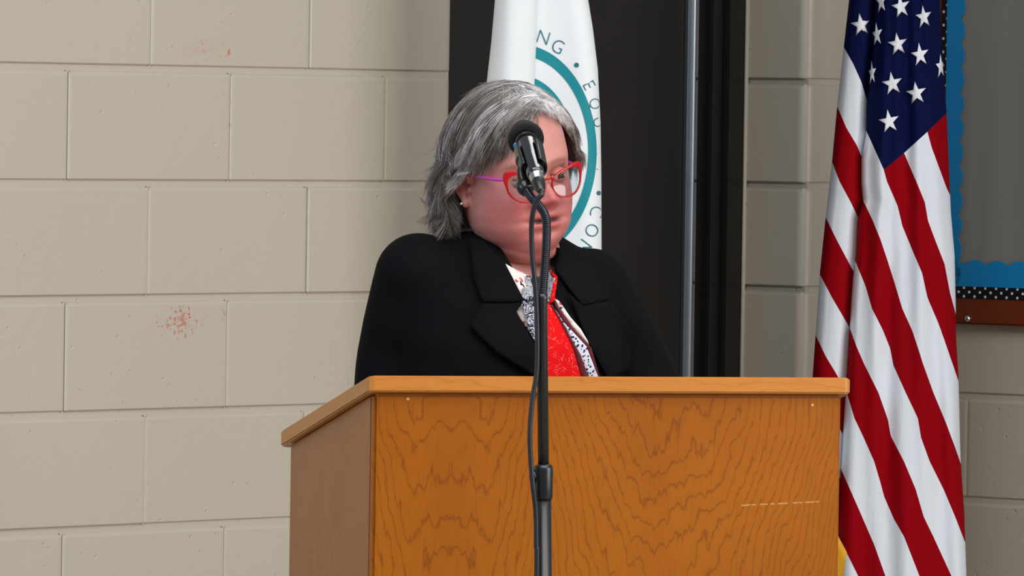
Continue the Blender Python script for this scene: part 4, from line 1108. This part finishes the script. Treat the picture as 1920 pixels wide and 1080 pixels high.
# gold fringe along the lower hem (a corner shows beside the lectern)
V = []; pth = [(1560, 985), (1575, 1012), (1587, 1034), (1600, 1060), (1611, 1082), (1625, 1110), (1640, 1140)]
cp = catmull([Vector((a, b, 0)) for a, b in pth], 10)
for p in cp:
    for q in range(5):
        px, py = p.x - q * 9, p.y + q * 7; V.append(P(px, py, FY - 0.012 + 0.003 * q + 0.0012 * math.sin(p.y * 1.3)))
fr = mesh('fringe', V, grid_faces(len(cp), 5), M['gold'], US, label='gold fringe'); add_solid(fr, 0.003, 0)
def pole_and_base(root, x, y, mat, top):
    mesh('pole', *lathe((x, y, 0.03), (0, 0, 1), [(0, 0.0125), (top, 0.0125), (top + 0.004, 0.008)], 20), mat, root)
    mesh('base', *lathe((x, y, 0), (0, 0, 1), [(0, 0.15), (0.006, 0.152), (0.02, 0.145), (0.035, 0.09), (0.05, 0.035), (0.11, 0.022), (0.12, 0.016)], 40), M['brass'], root)
    mesh('finial', *lathe((x, y, 0.03 + top), (0, 0, 1), [(0, 0.016), (0.02, 0.018), (0.03, 0.01), (0.05, 0.028), (0.09, 0.018), (0.15, 0.001)], 20), M['brass'], root)
pole_and_base(US, US.location.x, US.location.y - 0.03, M['polewood'], 2.35)

# white flag
WY = 13.90
WF = empty('flag', Vector((P(1010, 300, WY).x, WY + 0.06, 0)), 'white flag with a teal ring and letters behind her head', 'flag')
WL = [(952, -420), (943, -200), (928, 0), (921, 80), (913, 150), (905, 260), (898, 420), (890, 800), (888, 1180)]
WFo = [(1015, -420), (1012, -200), (1009, 0), (1005, 90), (1002, 160), (998, 300), (994, 500), (990, 1180)]
WR = [(1066, -420), (1082, -200), (1103, 0), (1112, 55), (1121, 130), (1126, 230), (1127.5, 320), (1128, 470), (1130, 700), (1132, 1180)]
def w_right(px, py):
    xe = itp(WR, py); q = max(0, min(1, (px - (xe - 42)) / 42)); return WY + 0.03 + 0.042 * (1 - math.sqrt(1 - q * q)) + 0.006 * math.sin((px - 990) / 36.0)
def w_left(px, py):
    l, r = itp(WL, py), itp(WFo, py); q = (px - (l + r) / 2) / ((r - l) / 2); q = max(-1, min(1, q)); return WY + 0.012 - 0.038 * math.sqrt(max(0, 1 - q * q)) + 0.003 * math.sin(px / 11.0)
def wsheet(le, re, depth, nx, extl=0):
    V = []; ny = 160
    for i in range(ny + 1):
        py = -420 + 1600 * i / ny; l, r = itp(le, py) - extl, itp(re, py)
        for j in range(nx + 1): 
            px = l + (r - l) * (0.5 - 0.5 * math.cos(PI * j / nx)); V.append(P(px, py, depth(px, py)))
    Fc = grid_faces(ny + 1, nx + 1); n1 = len(V)
    for i in range(ny + 1):
        py = -420 + 1600 * i / ny; l, r = itp(le, py) - extl, itp(re, py)
        for j in range(9):
            q = j / 8; V.append(P(l + (r - l) * q, py, depth(l, py) * (1 - q) + depth(r, py) * q + 0.05 * math.sin(PI * q) ** 0.7))
    return V, Fc + [tuple(k + n1 for k in f)[::-1] for f in grid_faces(ny + 1, 9)]
mesh('flag_cloth', *merge(wsheet(WFo, WR, w_right, 50, 40), wsheet(WL, WFo, w_left, 40)), M['white_cloth'], WF)
def won(px, py, off=0.0012): px = min(px, itp(WR, py) - 0.4); return P(px, py, w_right(px, py) - off)
def ring(a_o, b_o, a_i, b_i, t0, t1, cx, cy):
    V = []; n = 90
    for i in range(n + 1):
        t = math.radians(t0 + (t1 - t0) * i / n)
        for q in range(4):
            f = q / 3; a = a_i + (a_o - a_i) * f; b = b_i + (b_o - b_i) * f
            V.append(won(cx + a * math.cos(t), cy - b * math.sin(t)))
    return V, grid_faces(n + 1, 4)
mesh('emblem_ring', *ring(146, 201, 130, 180, 81, -75, 973, 284), M['teal'], WF, label='teal printed ring')
mesh('emblem_ring', *ring(104, 143, 92, 127, 78, -72, 973, 284), M['teal'], WF, label='thinner inner teal ring')
def letter(ch, px, py, rot, size):
    cu = bpy.data.curves.new('t', 'FONT'); cu.body = ch; cu.size = 1.0; cu.align_x = 'CENTER'; cu.align_y = 'CENTER'; cu.resolution_u = 4; cu.offset = -0.018
    o = bpy.data.objects.new('t', cu); COL.objects.link(o); dg = bpy.context.evaluated_depsgraph_get(); dg.update()
    me = bpy.data.meshes.new_from_object(o.evaluated_get(dg)); bpy.data.objects.remove(o)
    a = math.radians(rot); V = []
    xs = [v.co.x for v in me.vertices]; ys = [v.co.y for v in me.vertices]; mx, my = (min(xs) + max(xs)) / 2, (min(ys) + max(ys)) / 2
    hh = max(ys) - min(ys); k = size / hh
    for v in me.vertices:
        x, y = (v.co.x - mx) * k * (0.92), (v.co.y - my) * k
        V.append(won(px + (x * math.cos(a) + y * math.sin(a)), py + (x * math.sin(a) - y * math.cos(a)), 0.0016))
    mesh('letter', V, [tuple(p.vertices) for p in me.polygons], M['teal_text'], WF, smooth=False); bpy.data.meshes.remove(me)
for ch, px, py, rot, sz in (('N', 1019, 70, 17, 24), ('G', 1046, 87, 27, 25), ('E', 1105, 160, 62, 22), ('Q', 1114, 195, 70, 24), ('U', 1124, 229, 80, 22), ('I', 1126, 258, 86, 20), ('T', 1128, 288, 90, 20), ('Y', 1129, 318, 94, 20), ('C', 1119, 397, 106, 24), ('O', 1110, 432, 116, 24), ('M', 1094, 464, 127, 26)):
    letter(ch, px, py, rot, sz)
for px, py, r_ in ((1081, 122, 4.6), (1123, 362, 4.2)):
    V = [won(px, py, 0.0016)] + [won(px + r_ * math.cos(k * PI / 8), py + r_ * math.sin(k * PI / 8), 0.0016) for k in range(16)]
    mesh('letter_dot', V, [(0, 1 + (k + 1) % 16, 1 + k) for k in range(16)], M['teal_text'], WF, smooth=False)
pole_and_base(WF, WF.location.x, WY + 0.066, M['polewood'], 2.35)

# ------------------------------------------------------------------ bulletin board on the right wall
bbo = empty('bulletin_board', (CX, CY, 0), 'grey papered bulletin board with blue scalloped border behind the flag', 'board')
bbo.rotation_euler = (0, 0, PHI - PI / 2); ORG[bbo.name] = Vector((0, 0, 0))
def bpart(name, parts, mat, parent=bbo, **k): return mesh(name, *merge(*parts), mat, parent, local=True, **k)
def bz(px, py, v=-0.03): 
    u = u2_at(px + ROLL * (py - 202), v); Y = CY + v * math.sin(PHI) + u * d2[1]; return u, P(px, py, Y).z
uL = u2_at(1757 - 3, -0.03); uR = uL + 1.55
zr0, zr1 = bz(1860, 610)[1], bz(1860, 562)[1]
zb1 = zr1 + 0.026; zblue = bz(1860, 492)[1]; ztop = 2.42
TB = 0.022
bpart('backing_paper', [box(((uL + uR) / 2, -TB / 2 - 0.001, (zr1 + ztop) / 2), (uR - uL, TB - 0.004, ztop - zr1))], M['paper'], smooth=False)
for nm, c_, s_ in (('bottom', ((uL + uR) / 2, -0.018, (zr0 + zr1) / 2), (uR - uL + 0.09, 0.034, zr1 - zr0)), ('top', ((uL + uR) / 2, -0.018, ztop + 0.022), (uR - uL + 0.09, 0.034, 0.045)),
                   ('l', (uL - 0.024, -0.018, (zr1 + ztop) / 2), (0.045, 0.034, ztop - zr1 - 0.001)), ('r', (uR + 0.024, -0.018, (zr1 + ztop) / 2), (0.045, 0.034, ztop - zr1 - 0.001))):
    rail = bpart('frame_rail', [box(c_, s_, 0, 0.004)], M['cork_frame'], smooth=False)
    if nm == 'bottom': brail = rail
us, zs = bz(1810, 597, -0.036)
bpart('rail_screw', [lathe((us, -0.035, zs), (0, -1, 0), [(0, 0.0065), (0.003, 0.0065), (0.006, 0.004), (0.007, 0.001)], 16)], M['chrome'], parent=brail)
# black dotted border strips: bottom and left
yb_ = -TB - 0.0008
DW = 0.026
bpart('dotted_border', [box(((uL + uR) / 2, yb_, zr1 + DW / 2), (uR - uL, 0.0012, DW)), box((uL + DW / 2, yb_, (zr1 + DW + ztop) / 2), (DW, 0.0012, ztop - zr1 - DW - 0.001))], M['black_paper'], smooth=False)
dots = []
def dot(u, z): dots.append(lathe((u, yb_ - 0.0006, z), (0, -1, 0), [(0, 0.0029), (0.0003, 0.0027)], 10))
nd = int((uR - uL) / 0.0262)
for i in range(nd):
    u = uL + 0.013 + i * 0.0262
    dot(u, zr1 + 0.0045); dot(u, zr1 + 0.0215); dot(u + 0.0131, zr1 + 0.013)
for i in range(int((ztop - zr1 - DW) / 0.0262)):
    z = zr1 + DW + 0.01 + i * 0.0262; dot(uL + 0.0045, z); dot(uL + 0.0215, z); dot(uL + 0.013, z + 0.0131)
dd = bpart('border_dots', dots, M['dot'], smooth=False); dd['kind'] = 'stuff'
# scalloped blue borders
def scallop(p0, L, wd, pitch, amp, vert):
    pts = []; n = int(L / pitch * 14)
    for i in range(n + 1):
        t = L * i / n; pts.append((t, wd + amp * (abs(math.sin(PI * t / pitch)) ** 0.8 - 0.5)))
    poly = [(0, 0)] + [(L, 0)] + pts[::-1]
    V = []; Fc = []
    for t, w_ in pts:
        for q in (0, 1):
            for dy in (0, -0.0014): 
                a, b = (t, w_ * q); V.append((p0[0] + (b if vert else a), yb_ - 0.0014 + dy, p0[1] + (a if vert else b)))
    for i in range(n):
        b_ = i * 4; c_ = b_ + 4
        Fc += [(b_ + 1, c_ + 1, c_ + 3, b_ + 3), (b_ + 2, b_ + 3, c_ + 3, c_ + 2), (b_, b_ + 2, c_ + 2, c_)]
    return [Vector(v) for v in V], Fc
wl = u2_at(1797, -0.03) - (uL + 0.006)
bpart('scalloped_border', [scallop((uL + DW * 0.55, zb1 - 0.002), ztop - zb1, wl - 0.012, 0.0475, 0.011, True)], M['blue_paper'], smooth=False, label='upright blue scalloped border strip')
bpart('scalloped_border', [scallop((uL + DW * 0.55, zb1 - 0.002), uR - uL - DW, zblue - zb1, 0.053, 0.011, False)], M['blue_paper'], smooth=False, label='lower blue scalloped border strip')
